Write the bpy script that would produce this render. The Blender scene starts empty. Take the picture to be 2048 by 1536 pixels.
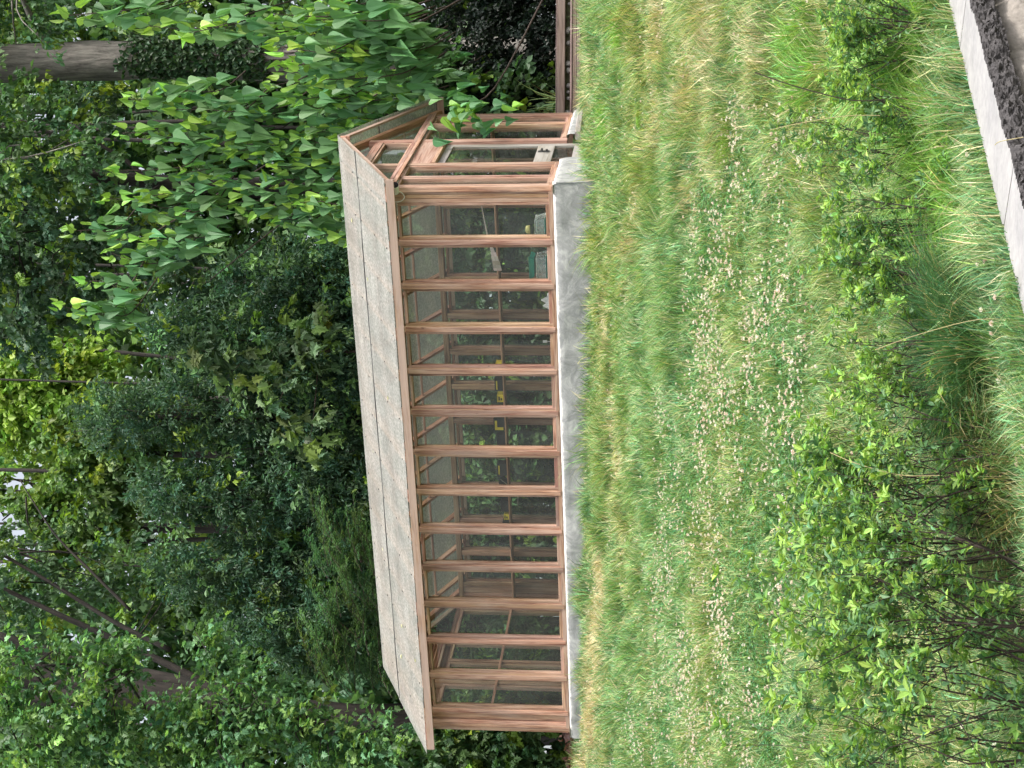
import bpy, math, random
import numpy as np
from mathutils import Vector, Matrix
random.seed(7); rng = np.random.default_rng(7)
S = bpy.context.scene
COL = S.collection
R = math.radians

# ------------------------------------------------------------------ camera
FPX = 3219.5
CAM = np.array([6.101, -20.439, -1.878]); YAW, PIT, ROL = -.413, .113, .005
Fv = np.array([math.sin(YAW)*math.cos(PIT), math.cos(YAW)*math.cos(PIT), math.sin(PIT)])
_r = np.array([math.cos(YAW), -math.sin(YAW), 0]); _u = np.cross(_r, Fv)
Rv = _r*math.cos(ROL)+_u*math.sin(ROL); Uv = -_r*math.sin(ROL)+_u*math.cos(ROL)
cd = bpy.data.cameras.new('camera'); co = bpy.data.objects.new('camera', cd); COL.objects.link(co)
cd.sensor_fit = 'HORIZONTAL'; cd.sensor_width = 36; cd.lens = FPX/2048*36
cd.clip_start = .1; cd.clip_end = 2000
X_, Y_, Z_ = -Uv, Rv, -Fv               # the photographer held the phone sideways
co.matrix_world = Matrix(((X_[0], Y_[0], Z_[0], CAM[0]), (X_[1], Y_[1], Z_[1], CAM[1]), (X_[2], Y_[2], Z_[2], CAM[2]), (0, 0, 0, 1)))
S.camera = co

# ------------------------------------------------------------------ light
SUN = np.array([.80, -.28, 1.15]); SUN = SUN/np.linalg.norm(SUN)
w = bpy.data.worlds.new('World'); S.world = w; w.use_nodes = True
nt = w.node_tree; bg = nt.nodes['Background']
sky = nt.nodes.new('ShaderNodeTexSky'); sky.sky_type = 'NISHITA'; sky.sun_disc = False
sky.sun_elevation = math.asin(SUN[2]); sky.sun_rotation = math.atan2(SUN[0], SUN[1])
sky.air_density = 1.0; sky.dust_density = 5.0; sky.ozone_density = 1.0
hs = nt.nodes.new('ShaderNodeHueSaturation'); hs.inputs['Saturation'].default_value = .35
nt.links.new(sky.outputs[0], hs.inputs['Color']); nt.links.new(hs.outputs[0], bg.inputs['Color'])
bg.inputs['Strength'].default_value = .14
ld = bpy.data.lights.new('sun', 'SUN'); ld.energy = 2.0; ld.angle = R(10); ld.color = (1, .95, .87)
lo = bpy.data.objects.new('sun', ld); COL.objects.link(lo)
lo.rotation_euler = Vector(SUN).to_track_quat('Z', 'Y').to_euler(); lo.location = (10, -10, 30)
S.view_settings.view_transform = 'Standard'; S.view_settings.look = 'None'; S.view_settings.gamma = 1
S.view_settings.exposure = 1.15
S.cycles.use_denoising = True
S.cycles.transparent_max_bounces = 24; S.cycles.max_bounces = 8; S.cycles.diffuse_bounces = 4

# ------------------------------------------------------------------ helpers
def ray(x, y): return Fv+Rv*((1536-y)-768)/FPX-Uv*(x-1024)/FPX
def P(x, y, d): return CAM+ray(x, y)*d
def on(x, y, ax, val):
    r = ray(x, y); return CAM+r*((val-CAM[ax])/r[ax])
def base_z(X):
    X = np.asarray(X, float)
    return -.63+np.where(X < 0, np.minimum(-X, 14)*.048, -np.minimum(X, 8)*.03)
WS0 = 4.622; SH = .3153; WY = -12.444        # sheared coordinate along the stone wall: s = X - SH*(Y-WY)
def gz(X, Y):
    X = np.asarray(X, float); Y = np.asarray(Y, float)
    b = base_z(X)
    z = np.where(Y < 0, b+.178*np.maximum(Y, -22), b+.09*np.minimum(Y, 45))
    z = z+.035*np.sin(X*1.1+Y*.7)*np.sin(Y*.9-X*.4)*np.clip(-Y/3, 0, 1)
    sw = WS0-(X-SH*(Y-WY)); wgt = np.where(sw > 0, np.exp(-(sw/.9)**2), 1)*np.clip((-Y-8)/3, 0, 1)
    z = z*(1-wgt)+(-3.115)*wgt
    ins = (X > -8.62) & (X < -.06) & (Y > .05) & (Y < 3.8)
    z = np.where(ins, np.minimum(z, -.3), z)
    # planting bed behind the timbers
    bed = np.clip((Y-4.75-(X-.2)*.44)/.1, 0, 1)*np.clip((X+.3)/.1, 0, 1)
    z = z+bed*.3
    return z
def ground(x, y):
    r = ray(x, y); t = 4.
    for i in range(6000):
        q = CAM+r*t
        if q[2] < gz(q[0], q[1]) and q[0]-SH*(q[1]-WY) < WS0+.4: break
        t += .02
    return np.array([q[0], q[1], float(gz(q[0], q[1]))])

class VB:
    def __init__(s): s.V = []; s.F = []; s.T = []; s.C = []; s.G = []; s.n = 0
    def add(s, verts, faces, col=None, grain=None):
        verts = np.asarray(verts, np.float32).reshape(-1, 3); k = len(verts)
        s.V.append(verts)
        for f in faces:
            s.F.append(np.asarray(f, np.int64)+s.n); 
            s.T.append(np.array([len(f)]))
        s.C.append(np.broadcast_to(np.asarray(col if col is not None else (1, 1, 1), np.float32), (k, 3)))
        s.G.append(np.asarray(grain, np.float32) if grain is not None else verts)
        s.n += k
    def add_many(s, verts, tmplF, cols):
        # verts [N,k,3], tmplF list of index lists, cols [N,3]
        N, k = verts.shape[:2]
        off = s.n+np.arange(N)[:, None]*k
        flat = np.concatenate([np.asarray(f) for f in tmplF]); tot = np.array([len(f) for f in tmplF])
        s.F.append((off+flat[None]).ravel()); s.T.append(np.tile(tot, N))
        s.V.append(verts.reshape(-1, 3).astype(np.float32))
        if cols.ndim == 2: cols = np.repeat(cols[:, None], k, 1)
        s.C.append(cols.reshape(-1, 3).astype(np.float32)); s.G.append(verts.reshape(-1, 3).astype(np.float32)); s.n += N*k
    def mesh(s, name, mats, smooth=False):
        me = bpy.data.meshes.new(name)
        V = np.concatenate(s.V); F = np.concatenate(s.F).astype(np.int32); T = np.concatenate(s.T).astype(np.int32)
        me.vertices.add(len(V)); me.vertices.foreach_set('co', V.ravel())
        me.loops.add(len(F)); me.loops.foreach_set('vertex_index', F)
        me.polygons.add(len(T)); st = np.zeros(len(T), np.int32); st[1:] = np.cumsum(T)[:-1]
        me.polygons.foreach_set('loop_start', st); me.polygons.foreach_set('loop_total', T)
        me.update(calc_edges=True)
        ca = me.attributes.new('Col', 'FLOAT_COLOR', 'POINT')
        C = np.concatenate(s.C); ca.data.foreach_set('color', np.concatenate([C, np.ones((len(C), 1), np.float32)], 1).ravel())
        ga = me.attributes.new('grain', 'FLOAT_VECTOR', 'POINT'); ga.data.foreach_set('vector', np.concatenate(s.G).ravel())
        for m in (mats if isinstance(mats, (list, tuple)) else [mats]): me.materials.append(m)
        me.polygons.foreach_set('use_smooth', np.full(len(T), bool(smooth)))
        return me
    def build(s, name, mat, parent=None, smooth=False):
        o = bpy.data.objects.new(name, s.mesh(name, mat, smooth)); COL.objects.link(o)
        if parent is not None: o.parent = parent
        return o
def tag(o, label=None, cat=None, group=None, kind=None):
    if label: o['label'] = label
    if cat: o['category'] = cat
    if group: o['group'] = group
    if kind: o['kind'] = kind
    return o
def empty(name, label, cat, group=None):
    o = bpy.data.objects.new(name, None); COL.objects.link(o); o.empty_display_size = .2
    return tag(o, label, cat, group)
def nrm(a): return a/np.maximum(np.linalg.norm(a, axis=-1, keepdims=True), 1e-9)

def bar(vb, p0, p1, wv, dv, ch=.004, col=None):
    """timber with chamfered edges from p0 to p1; wv, dv are full cross-section vectors"""
    p0, p1, wv, dv = [np.asarray(a, float) for a in (p0, p1, wv, dv)]
    W, D = np.linalg.norm(wv), np.linalg.norm(dv); cw, cdp = min(ch/W, .3), min(ch/D, .3)
    sec = [(-.5+cw, -.5), (.5-cw, -.5), (.5, -.5+cdp), (.5, .5-cdp), (.5-cw, .5), (-.5+cw, .5), (-.5, .5-cdp), (-.5, -.5+cdp)]
    L = np.linalg.norm(p1-p0); o = rng.uniform(0, 40, 3); V = []; G = []
    for i, p in enumerate((p0, p1)):
        for a, b in sec: V.append(p+wv*a+dv*b); G.append((L*i+o[0], a*W+o[1], b*D+o[2]))
    f = [list(range(8))[::-1], list(range(8, 16))]+[[i, (i+1) % 8, 8+(i+1) % 8, 8+i] for i in range(8)]
    if np.dot(np.cross(wv, dv), p1-p0) < 0: f = [q[::-1] for q in f]
    if col is None: k = rng.uniform(.68, 1.22); col = (k, k*rng.uniform(.92, 1.08), k*rng.uniform(.90, 1.12))
    vb.add(V, f, col, G)
def box(vb, lo, hi, col=None, ch=.004):
    lo, hi = np.asarray(lo, float), np.asarray(hi, float); c = (lo+hi)/2; e = hi-lo
    k = int(np.argmax(e)); a, b = [i for i in range(3) if i != k]
    p0 = c.copy(); p1 = c.copy(); p0[k] = lo[k]; p1[k] = hi[k]
    wv = np.zeros(3); dv = np.zeros(3); wv[a] = e[a]; dv[b] = e[b]
    bar(vb, p0, p1, wv, dv, ch, col)
def tube(vb, pts, rad, n=8, col=None, rough=0.):
    pts = np.asarray(pts, float); m = len(pts); rad = np.broadcast_to(np.asarray(rad, float), (m,))
    t = nrm(np.gradient(pts, axis=0)); ref = np.array([.31, .17, .93]) if abs(t[0][2]) < .9 else np.array([1, .1, 0.])
    a = nrm(np.cross(t, ref)); b = np.cross(t, a); th = np.arange(n)*2*math.pi/n
    rr = rad[:, None]*(1+rough*rng.normal(size=(m, n)))
    V = pts[:, None]+rr[..., None]*(a[:, None]*np.cos(th)[None, :, None]+b[:, None]*np.sin(th)[None, :, None])
    L = np.concatenate([[0], np.cumsum(np.linalg.norm(np.diff(pts, axis=0), axis=1))]); o = rng.uniform(0, 30, 3)
    G = np.stack([np.broadcast_to(L[:, None]+o[0], (m, n)), rad[:, None]*np.cos(th)+o[1], rad[:, None]*np.sin(th)+o[2]], -1).reshape(-1, 3)
    f = [[i*n+j, i*n+(j+1) % n, (i+1)*n+(j+1) % n, (i+1)*n+j] for i in range(m-1) for j in range(n)]
    f += [list(range(n))[::-1], [(m-1)*n+j for j in range(n)]]
    vb.add(V.reshape(-1, 3), f, col, G)
def spline(pts, n):
    pts = np.asarray(pts, float); m = len(pts); t = np.linspace(0, m-1, n); out = []
    for u in t:
        i = min(int(u), m-2); f = u-i
        p0 = pts[max(i-1, 0)]; p1 = pts[i]; p2 = pts[i+1]; p3 = pts[min(i+2, m-1)]
        out.append(.5*((2*p1)+(p2-p0)*f+(2*p0-5*p1+4*p2-p3)*f*f+(3*p1-p0-3*p2+p3)*f**3))
    return np.array(out)

# ------------------------------------------------------------------ materials
def mat(name):
    m = bpy.data.materials.new(name); m.use_nodes = True
    t = m.node_tree; b = t.nodes['Principled BSDF']; return m, t, b
def nd(t, typ, **k):
    n = t.nodes.new(typ)
    for a, v in k.items(): setattr(n, a, v)
    return n
def noise(t, vec, scale, detail=4, rough=.6, dist=0):
    n = nd(t, 'ShaderNodeTexNoise'); n.inputs['Scale'].default_value = scale; n.inputs['Detail'].default_value = detail
    n.inputs['Roughness'].default_value = rough; n.inputs['Distortion'].default_value = dist
    if vec is not None: t.links.new(vec, n.inputs['Vector'])
    return n.outputs['Fac']
def ramp(t, fac, stops):
    n = nd(t, 'ShaderNodeValToRGB'); e = n.color_ramp.elements
    while len(e) < len(stops): e.new(.5)
    for q, (p, c) in zip(e, stops): q.position = p; q.color = (*c, 1) if len(c) == 3 else c
    t.links.new(fac, n.inputs['Fac']); return n.outputs['Color']
def mixc(t, typ, fac, a, b):
    n = nd(t, 'ShaderNodeMix', data_type='RGBA', blend_type=typ)
    for s, v in ((0, fac), (6, a), (7, b)):
        if hasattr(v, 'is_linked'): t.links.new(v, n.inputs[s])
        else: n.inputs[s].default_value = v if s == 0 else (*v, 1)
    return n.outputs[2]
def bump(t, b, h, s, d=.01):
    n = nd(t, 'ShaderNodeBump'); n.inputs['Strength'].default_value = s; n.inputs['Distance'].default_value = d
    t.links.new(h, n.inputs['Height']); t.links.new(n.outputs[0], b.inputs['Normal'])
def objv(t): return nd(t, 'ShaderNodeTexCoord').outputs['Object']
def attr(t, name): return nd(t, 'ShaderNodeAttribute', attribute_name=name)
def scaled(t, vec, sc):
    n = nd(t, 'ShaderNodeMapping'); n.inputs['Scale'].default_value = sc; t.links.new(vec, n.inputs['Vector']); return n.outputs[0]

def wood(name, dark, mid, light, grey=.0, greycol=(.42, .38, .36)):
    m, t, b = mat(name); g = attr(t, 'grain').outputs['Vector']
    n1 = noise(t, scaled(t, g, (1.1, 26, 26)), 1.0, 5, .68, 1.3)
    c = ramp(t, n1, [(.33, dark), (.46, mid), (.62, light)])
    n2 = noise(t, scaled(t, g, (.9, 3, 3)), 1.3, 3)
    c = mixc(t, 'MULTIPLY', .55, c, ramp(t, n2, [(.3, (.62, .55, .52)), (.7, (1.15, 1.1, 1.08))]))
    n3 = noise(t, scaled(t, g, (7, 16, 16)), 1.0, 2)              # knots and nail stains
    c = mixc(t, 'MIX', ramp(t, n3, [(.70, (0, 0, 0)), (.76, (.8, .8, .8))]), c, dark)
    n4 = noise(t, scaled(t, g, (.7, 5, 5)), 1.7, 5)
    c = mixc(t, 'MULTIPLY', 1., c, attr(t, 'Col').outputs['Color'])
    c = mixc(t, 'MIX', ramp(t, n4, [(.5-grey*.3, (0, 0, 0)), (.75-grey*.3, (grey, grey, grey))]), c, greycol)
    t.links.new(c, b.inputs['Base Color']); b.inputs['Roughness'].default_value = .72; b.inputs['Specular IOR Level'].default_value = .3
    bump(t, b, n1, .5, .004); return m
M = {}
M['cedar'] = wood('cedar', (.14, .064, .044), (.375, .205, .138), (.57, .375, .27), .36, (.58, .47, .41))
M['fascia'] = wood('fascia_cedar', (.16, .085, .06), (.34, .19, .13), (.50, .32, .24), .75, (.46, .35, .30))
M['inner'] = wood('inner_cedar', (.26, .13, .09), (.50, .28, .20), (.64, .40, .30), .15)
M['grey_wood'] = wood('grey_wood', (.09, .075, .07), (.21, .175, .16), (.36, .31, .29), .6, (.42, .40, .39))
M['timber'] = wood('brown_timber', (.06, .043, .038), (.145, .105, .092), (.24, .18, .16), .4, (.26, .21, .20))
M['driftwood'] = wood('pale_wood', (.35, .29, .26), (.58, .50, .46), (.70, .63, .58), .2)

def schlick(t, f0, k):
    lw = nd(t, 'ShaderNodeLayerWeight'); lw.inputs['Blend'].default_value = .5
    p = nd(t, 'ShaderNodeMath', operation='POWER'); t.links.new(lw.outputs['Facing'], p.inputs[0]); p.inputs[1].default_value = 5
    q = nd(t, 'ShaderNodeMath', operation='MULTIPLY_ADD'); t.links.new(p.outputs[0], q.inputs[0]); q.inputs[1].default_value = k; q.inputs[2].default_value = f0; return q.outputs[0]
def glass():
    m = bpy.data.materials.new('dusty_glass'); m.use_nodes = True; t = m.node_tree; t.nodes.clear()
    out = nd(t, 'ShaderNodeOutputMaterial'); tr = nd(t, 'ShaderNodeBsdfTransparent'); tr.inputs['Color'].default_value = (.92, .95, .93, 1)
    gl = nd(t, 'ShaderNodeBsdfGlossy'); gl.inputs['Roughness'].default_value = .03
    df = nd(t, 'ShaderNodeBsdfDiffuse'); df.inputs['Color'].default_value = (.42, .41, .38, 1)
    m1 = nd(t, 'ShaderNodeMixShader'); m2 = nd(t, 'ShaderNodeMixShader')
    d = ramp(t, noise(t, objv(t), 3.0, 6, .7), [(.35, (.012,)*3), (.75, (.05,)*3)])
    t.links.new(d, m1.inputs[0]); t.links.new(tr.outputs[0], m1.inputs[1]); t.links.new(df.outputs[0], m1.inputs[2])
    t.links.new(schlick(t, .022, .7), m2.inputs[0]); t.links.new(m1.outputs[0], m2.inputs[1]); t.links.new(gl.outputs[0], m2.inputs[2])
    t.links.new(m2.outputs[0], out.inputs['Surface']); return m
M['glass'] = glass()
def fibreglass():
    m = bpy.data.materials.new('weathered_fibreglass'); m.use_nodes = True; t = m.node_tree; t.nodes.clear()
    out = nd(t, 'ShaderNodeOutputMaterial'); v = objv(t)
    tr = nd(t, 'ShaderNodeBsdfTransparent'); tr.inputs['Color'].default_value = (.84, .88, .82, 1)
    df = nd(t, 'ShaderNodeBsdfDiffuse'); tl = nd(t, 'ShaderNodeBsdfTranslucent')
    g1 = noise(t, scaled(t, v, (1, 1, 1)), 26, 4, .75); g2 = noise(t, scaled(t, v, (.35, 1.4, 1.4)), 2.2, 4)
    c = ramp(t, g1, [(.38, (.23, .24, .23)), (.5, (.43, .44, .425)), (.62, (.64, .645, .625))])
    c = mixc(t, 'MULTIPLY', .7, c, ramp(t, g2, [(.3, (.68, .68, .64)), (.7, (1.2, 1.17, 1.12))]))
    g3 = noise(t, scaled(t, v, (1.2, .25, .25)), 3.5, 4); c = mixc(t, 'MULTIPLY', .6, c, ramp(t, g3, [(.3, (.74, .72, .66)), (.65, (1.1, 1.08, 1.05))]))
    t.links.new(c, df.inputs['Color']); tl.inputs['Color'].default_value = (.24, .25, .22, 1)
    gl = nd(t, 'ShaderNodeBsdfGlossy'); gl.inputs['Roughness'].default_value = .5
    pass
    a = nd(t, 'ShaderNodeMixShader'); a.inputs[0].default_value = .30
    t.links.new(df.outputs[0], a.inputs[1]); t.links.new(tl.outputs[0], a.inputs[2])
    b = nd(t, 'ShaderNodeMixShader'); t.links.new(ramp(t, g2, [(.3, (.42,)*3), (.7, (.32,)*3)]), b.inputs[0])
    t.links.new(a.outputs[0], b.inputs[1]); t.links.new(tr.outputs[0], b.inputs[2])
    e = nd(t, 'ShaderNodeMixShader'); t.links.new(schlick(t, .02, .35), e.inputs[0]); t.links.new(b.outputs[0], e.inputs[1]); t.links.new(gl.outputs[0], e.inputs[2])
    t.links.new(e.outputs[0], out.inputs['Surface']); return m
M['roof'] = fibreglass()

def leafmat(name, trans=.35, rough=.5, spec=.4):
    m, t, b = mat(name); out = t.nodes['Material Output']; c = attr(t, 'Col').outputs['Color']
    n = noise(t, objv(t), 9, 3); c = mixc(t, 'MULTIPLY', .5, c, ramp(t, n, [(.3, (.8, .82, .8)), (.7, (1.12, 1.1, 1.05))]))
    t.links.new(c, b.inputs['Base Color']); b.inputs['Roughness'].default_value = rough; b.inputs['Specular IOR Level'].default_value = spec
    tl = nd(t, 'ShaderNodeBsdfTranslucent'); t.links.new(mixc(t, 'MULTIPLY', 1., c, (1.25, 1.35, .7)), tl.inputs['Color'])
    mx = nd(t, 'ShaderNodeMixShader'); mx.inputs[0].default_value = trans
    t.links.new(b.outputs[0], mx.inputs[1]); t.links.new(tl.outputs[0], mx.inputs[2]); t.links.new(mx.outputs[0], out.inputs['Surface']); return m
M['leaf'] = leafmat('leaf'); M['grass'] = leafmat('grass_blades', .3, .55, .3); M['petal'] = leafmat('petals', .25, .7, .2)
def bark(name, dark, light, sc=(2.2, 14, 14)):
    m, t, b = mat(name); g = attr(t, 'grain').outputs['Vector']
    n1 = noise(t, scaled(t, g, sc), 1.0, 6, .7, .4); n2 = noise(t, g, 2.5, 3)
    c = ramp(t, n1, [(.35, dark), (.65, light)]); c = mixc(t, 'MULTIPLY', .6, c, ramp(t, n2, [(.3, (.6, .65, .58)), (.7, (1.1, 1.05, 1))]))
    t.links.new(c, b.inputs['Base Color']); b.inputs['Roughness'].default_value = .9; bump(t, b, n1, 1., .03); return m
M['bark'] = bark('grey_bark', (.085, .078, .074), (.29, .27, .255)); M['darkbark'] = bark('dark_bark', (.014, .012, .011), (.05, .043, .039))
M['brownbark'] = bark('brown_bark', (.014, .012, .011), (.05, .041, .037))
M['twig'] = bark('twig_bark', (.03, .02, .018), (.10, .07, .06), (20, 60, 60))

def concrete():
    m, t, b = mat('concrete'); v = objv(t)
    n1 = noise(t, v, 4.2, 8, .72, 1.2); n2 = noise(t, scaled(t, v, (3, 3, .5)), 2.4, 6, .7, .5); n3 = noise(t, v, 60, 3)
    c = ramp(t, n1, [(.28, (.17, .175, .175)), (.5, (.29, .295, .295)), (.70, (.47, .47, .46))])
    c = mixc(t, 'MIX', ramp(t, n2, [(.60, (0,)*3), (.78, (.6,)*3)]), c, (.48, .475, .46))
    z = nd(t, 'ShaderNodeSeparateXYZ'); t.links.new(v, z.inputs[0])
    e = nd(t, 'ShaderNodeMath', operation='MULTIPLY_ADD'); t.links.new(n1, e.inputs[0]); e.inputs[1].default_value = .10; t.links.new(z.outputs[2], e.inputs[2])
    n5 = noise(t, v, 7, 6, .75); e2 = nd(t, 'ShaderNodeMath', operation='MULTIPLY_ADD'); t.links.new(n5, e2.inputs[0]); e2.inputs[1].default_value = -.35; t.links.new(z.outputs[2], e2.inputs[2])
    c = mixc(t, 'MIX', ramp(t, e2.outputs[0], [(0., (0,)*3), (.001, (0,)*3)]), c, (.2, .2, .17))
    c = mixc(t, 'MIX', ramp(t, n5, [(.62, (0,)*3), (.72, (.55,)*3)]), c, (.15, .15, .135))
    c = mixc(t, 'MIX', ramp(t, e.outputs[0], [(.0, (0,)*3), (.03, (.9,)*3)]), c, (.66, .64, .61))    # paler top lip, the light it catches put into the colour
    t.links.new(c, b.inputs['Base Color']); b.inputs['Roughness'].default_value = .9
    bump(t, b, mixc(t, 'ADD', .5, n1, n3), .6, .012); return m
M['concrete'] = concrete()
def stone(name, dark, light, sc=9, bs=.8):
    m, t, b = mat(name); v = objv(t); n1 = noise(t, v, sc, 7, .7); n2 = noise(t, v, sc*6, 4)
    c = ramp(t, n1, [(.3, dark), (.7, light)]); c = mixc(t, 'MULTIPLY', .5, c, ramp(t, n2, [(.3, (.7,)*3), (.7, (1.15,)*3)]))
    t.links.new(c, b.inputs['Base Color']); b.inputs['Roughness'].default_value = .85; bump(t, b, mixc(t, 'ADD', .5, n1, n2), bs, .012); return m
M['cap_top'] = stone('bluestone_top', (.26, .255, .26), (.36, .35, .345), 5, .25)
M['cap_edge_shaded'] = stone('bluestone_shaded_edge', (.028, .026, .028), (.095, .088, .09), 26, 1.)  # same bluestone as the top, the shade on its edge put into the colour
M['fieldstone'] = stone('fieldstone', (.13, .115, .10), (.34, .31, .28), 7, 1.)
M['rock'] = stone('grey_rock', (.16, .15, .14), (.36, .34, .32), 9, 1.)
def soil():
    m, t, b = mat('ground_soil'); v = objv(t); n1 = noise(t, v, 14, 7, .7); n2 = noise(t, v, 1.1, 4)
    c = ramp(t, n1, [(.3, (.045, .037, .026)), (.55, (.11, .095, .06)), (.75, (.22, .19, .12))])
    c = mixc(t, 'MIX', ramp(t, n2, [(.35, (0,)*3), (.65, (.5,)*3)]), c, (.06, .10, .03))
    t.links.new(c, b.inputs['Base Color']); b.inputs['Roughness'].default_value = .95; bump(t, b, n1, 1., .03); return m
M['soil'] = soil()
def plain(name, col, rough=.5, metal=0., sub=None, var=.15, sc=8):
    m, t, b = mat(name); n = noise(t, objv(t), sc, 4)
    lo_ = tuple(x*(1-var) for x in col); hi_ = tuple(min(x*(1+var), 1) for x in col)
    t.links.new(ramp(t, n, [(.3, lo_), (.7, hi_)]), b.inputs['Base Color'])
    b.inputs['Roughness'].default_value = rough; b.inputs['Metallic'].default_value = metal; return m
M['black'] = plain('black_plastic', (.022, .023, .025), .45); M['yellow'] = plain('yellow_label', (.72, .58, .05), .5)
M['teal'] = plain('teal_plastic', (.02, .28, .23), .35); M['white'] = plain('white_plastic', (.78, .78, .77), .45)
M['cloth'] = plain('white_cloth', (.80, .77, .77), .9); M['red'] = plain('red_cloth', (.30, .05, .07), .9); M['cream'] = plain('pale_yellow', (.75, .66, .28), .6)
M['steel'] = plain('dark_metal', (.10, .10, .10), .4, .8); M['lens'] = plain('black_lens', (.006, .006, .008), .08, 0, None, .05)
M['ink'] = plain('black_ink', (.02, .02, .02), .7); M['wire'] = plain('grey_wire', (.32, .30, .26), .5); M['pinktag'] = plain('pink_paper', (.75, .50, .55), .8)
def clear():
    m = bpy.data.materials.new('clear_plastic'); m.use_nodes = True; t = m.node_tree; t.nodes.clear(); out = nd(t, 'ShaderNodeOutputMaterial')
    tr = nd(t, 'ShaderNodeBsdfTransparent'); tr.inputs['Color'].default_value = (.88, .93, .92, 1); gl = nd(t, 'ShaderNodeBsdfGlossy'); gl.inputs['Roughness'].default_value = .12
    df = nd(t, 'ShaderNodeBsdfDiffuse'); df.inputs['Color'].default_value = (.7, .75, .74, 1)
    a = nd(t, 'ShaderNodeMixShader'); t.links.new(ramp(t, noise(t, objv(t), 12), [(.3, (.15,)*3), (.7, (.4,)*3)]), a.inputs[0]); t.links.new(tr.outputs[0], a.inputs[1]); t.links.new(df.outputs[0], a.inputs[2])
    b = nd(t, 'ShaderNodeMixShader'); b.inputs[0].default_value = .08; t.links.new(a.outputs[0], b.inputs[1]); t.links.new(gl.outputs[0], b.inputs[2]); t.links.new(b.outputs[0], out.inputs['Surface']); return m
M['clear'] = clear()

# ------------------------------------------------------------------ ground
def build_ground():
    s = np.unique(np.round(np.concatenate([np.linspace(-90, -16, 20), np.arange(-15, 4.4, .4), [WS0+.04, WS0+.12, WS0+.16], np.arange(5, 9, .5), np.linspace(10, 70, 16)]), 3))
    y = np.unique(np.round(np.concatenate([np.linspace(-60, -24, 8), np.arange(-22, 12, .4), [.05, 3.8], np.linspace(13, 120, 24)]), 3))
    Sg, Yg = np.meshgrid(s, y, indexing='ij')
    sh = np.where(Yg < 0, SH*(Yg-WY), SH*(0-WY)); sh = np.where(Yg < -24, SH*(-24-WY), sh)
    X = Sg+sh; Z = gz(X, Yg)
    low = (Sg > WS0+.14) & (Yg < -6)
    Z = np.where(low, -4.0, Z); 
    V = np.stack([X, Yg, Z], -1).reshape(-1, 3); n, m = len(s), len(y)
    i, j = np.meshgrid(np.arange(n-1), np.arange(m-1), indexing='ij'); a = (i*m+j).ravel()
    Q = np.stack([a, a+m, a+m+1, a+1], -1)
    vb = VB(); vb.V.append(V.astype(np.float32)); vb.F.append(Q.ravel()); vb.T.append(np.full(len(Q), 4)); vb.C.append(np.ones((len(V), 3), np.float32)); vb.G.append(V.astype(np.float32)); vb.n = len(V)
    tag(vb.build('ground', M['soil'], None, True), kind='structure', label='sloping ground of the garden and woods', cat='ground')
build_ground()

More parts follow.
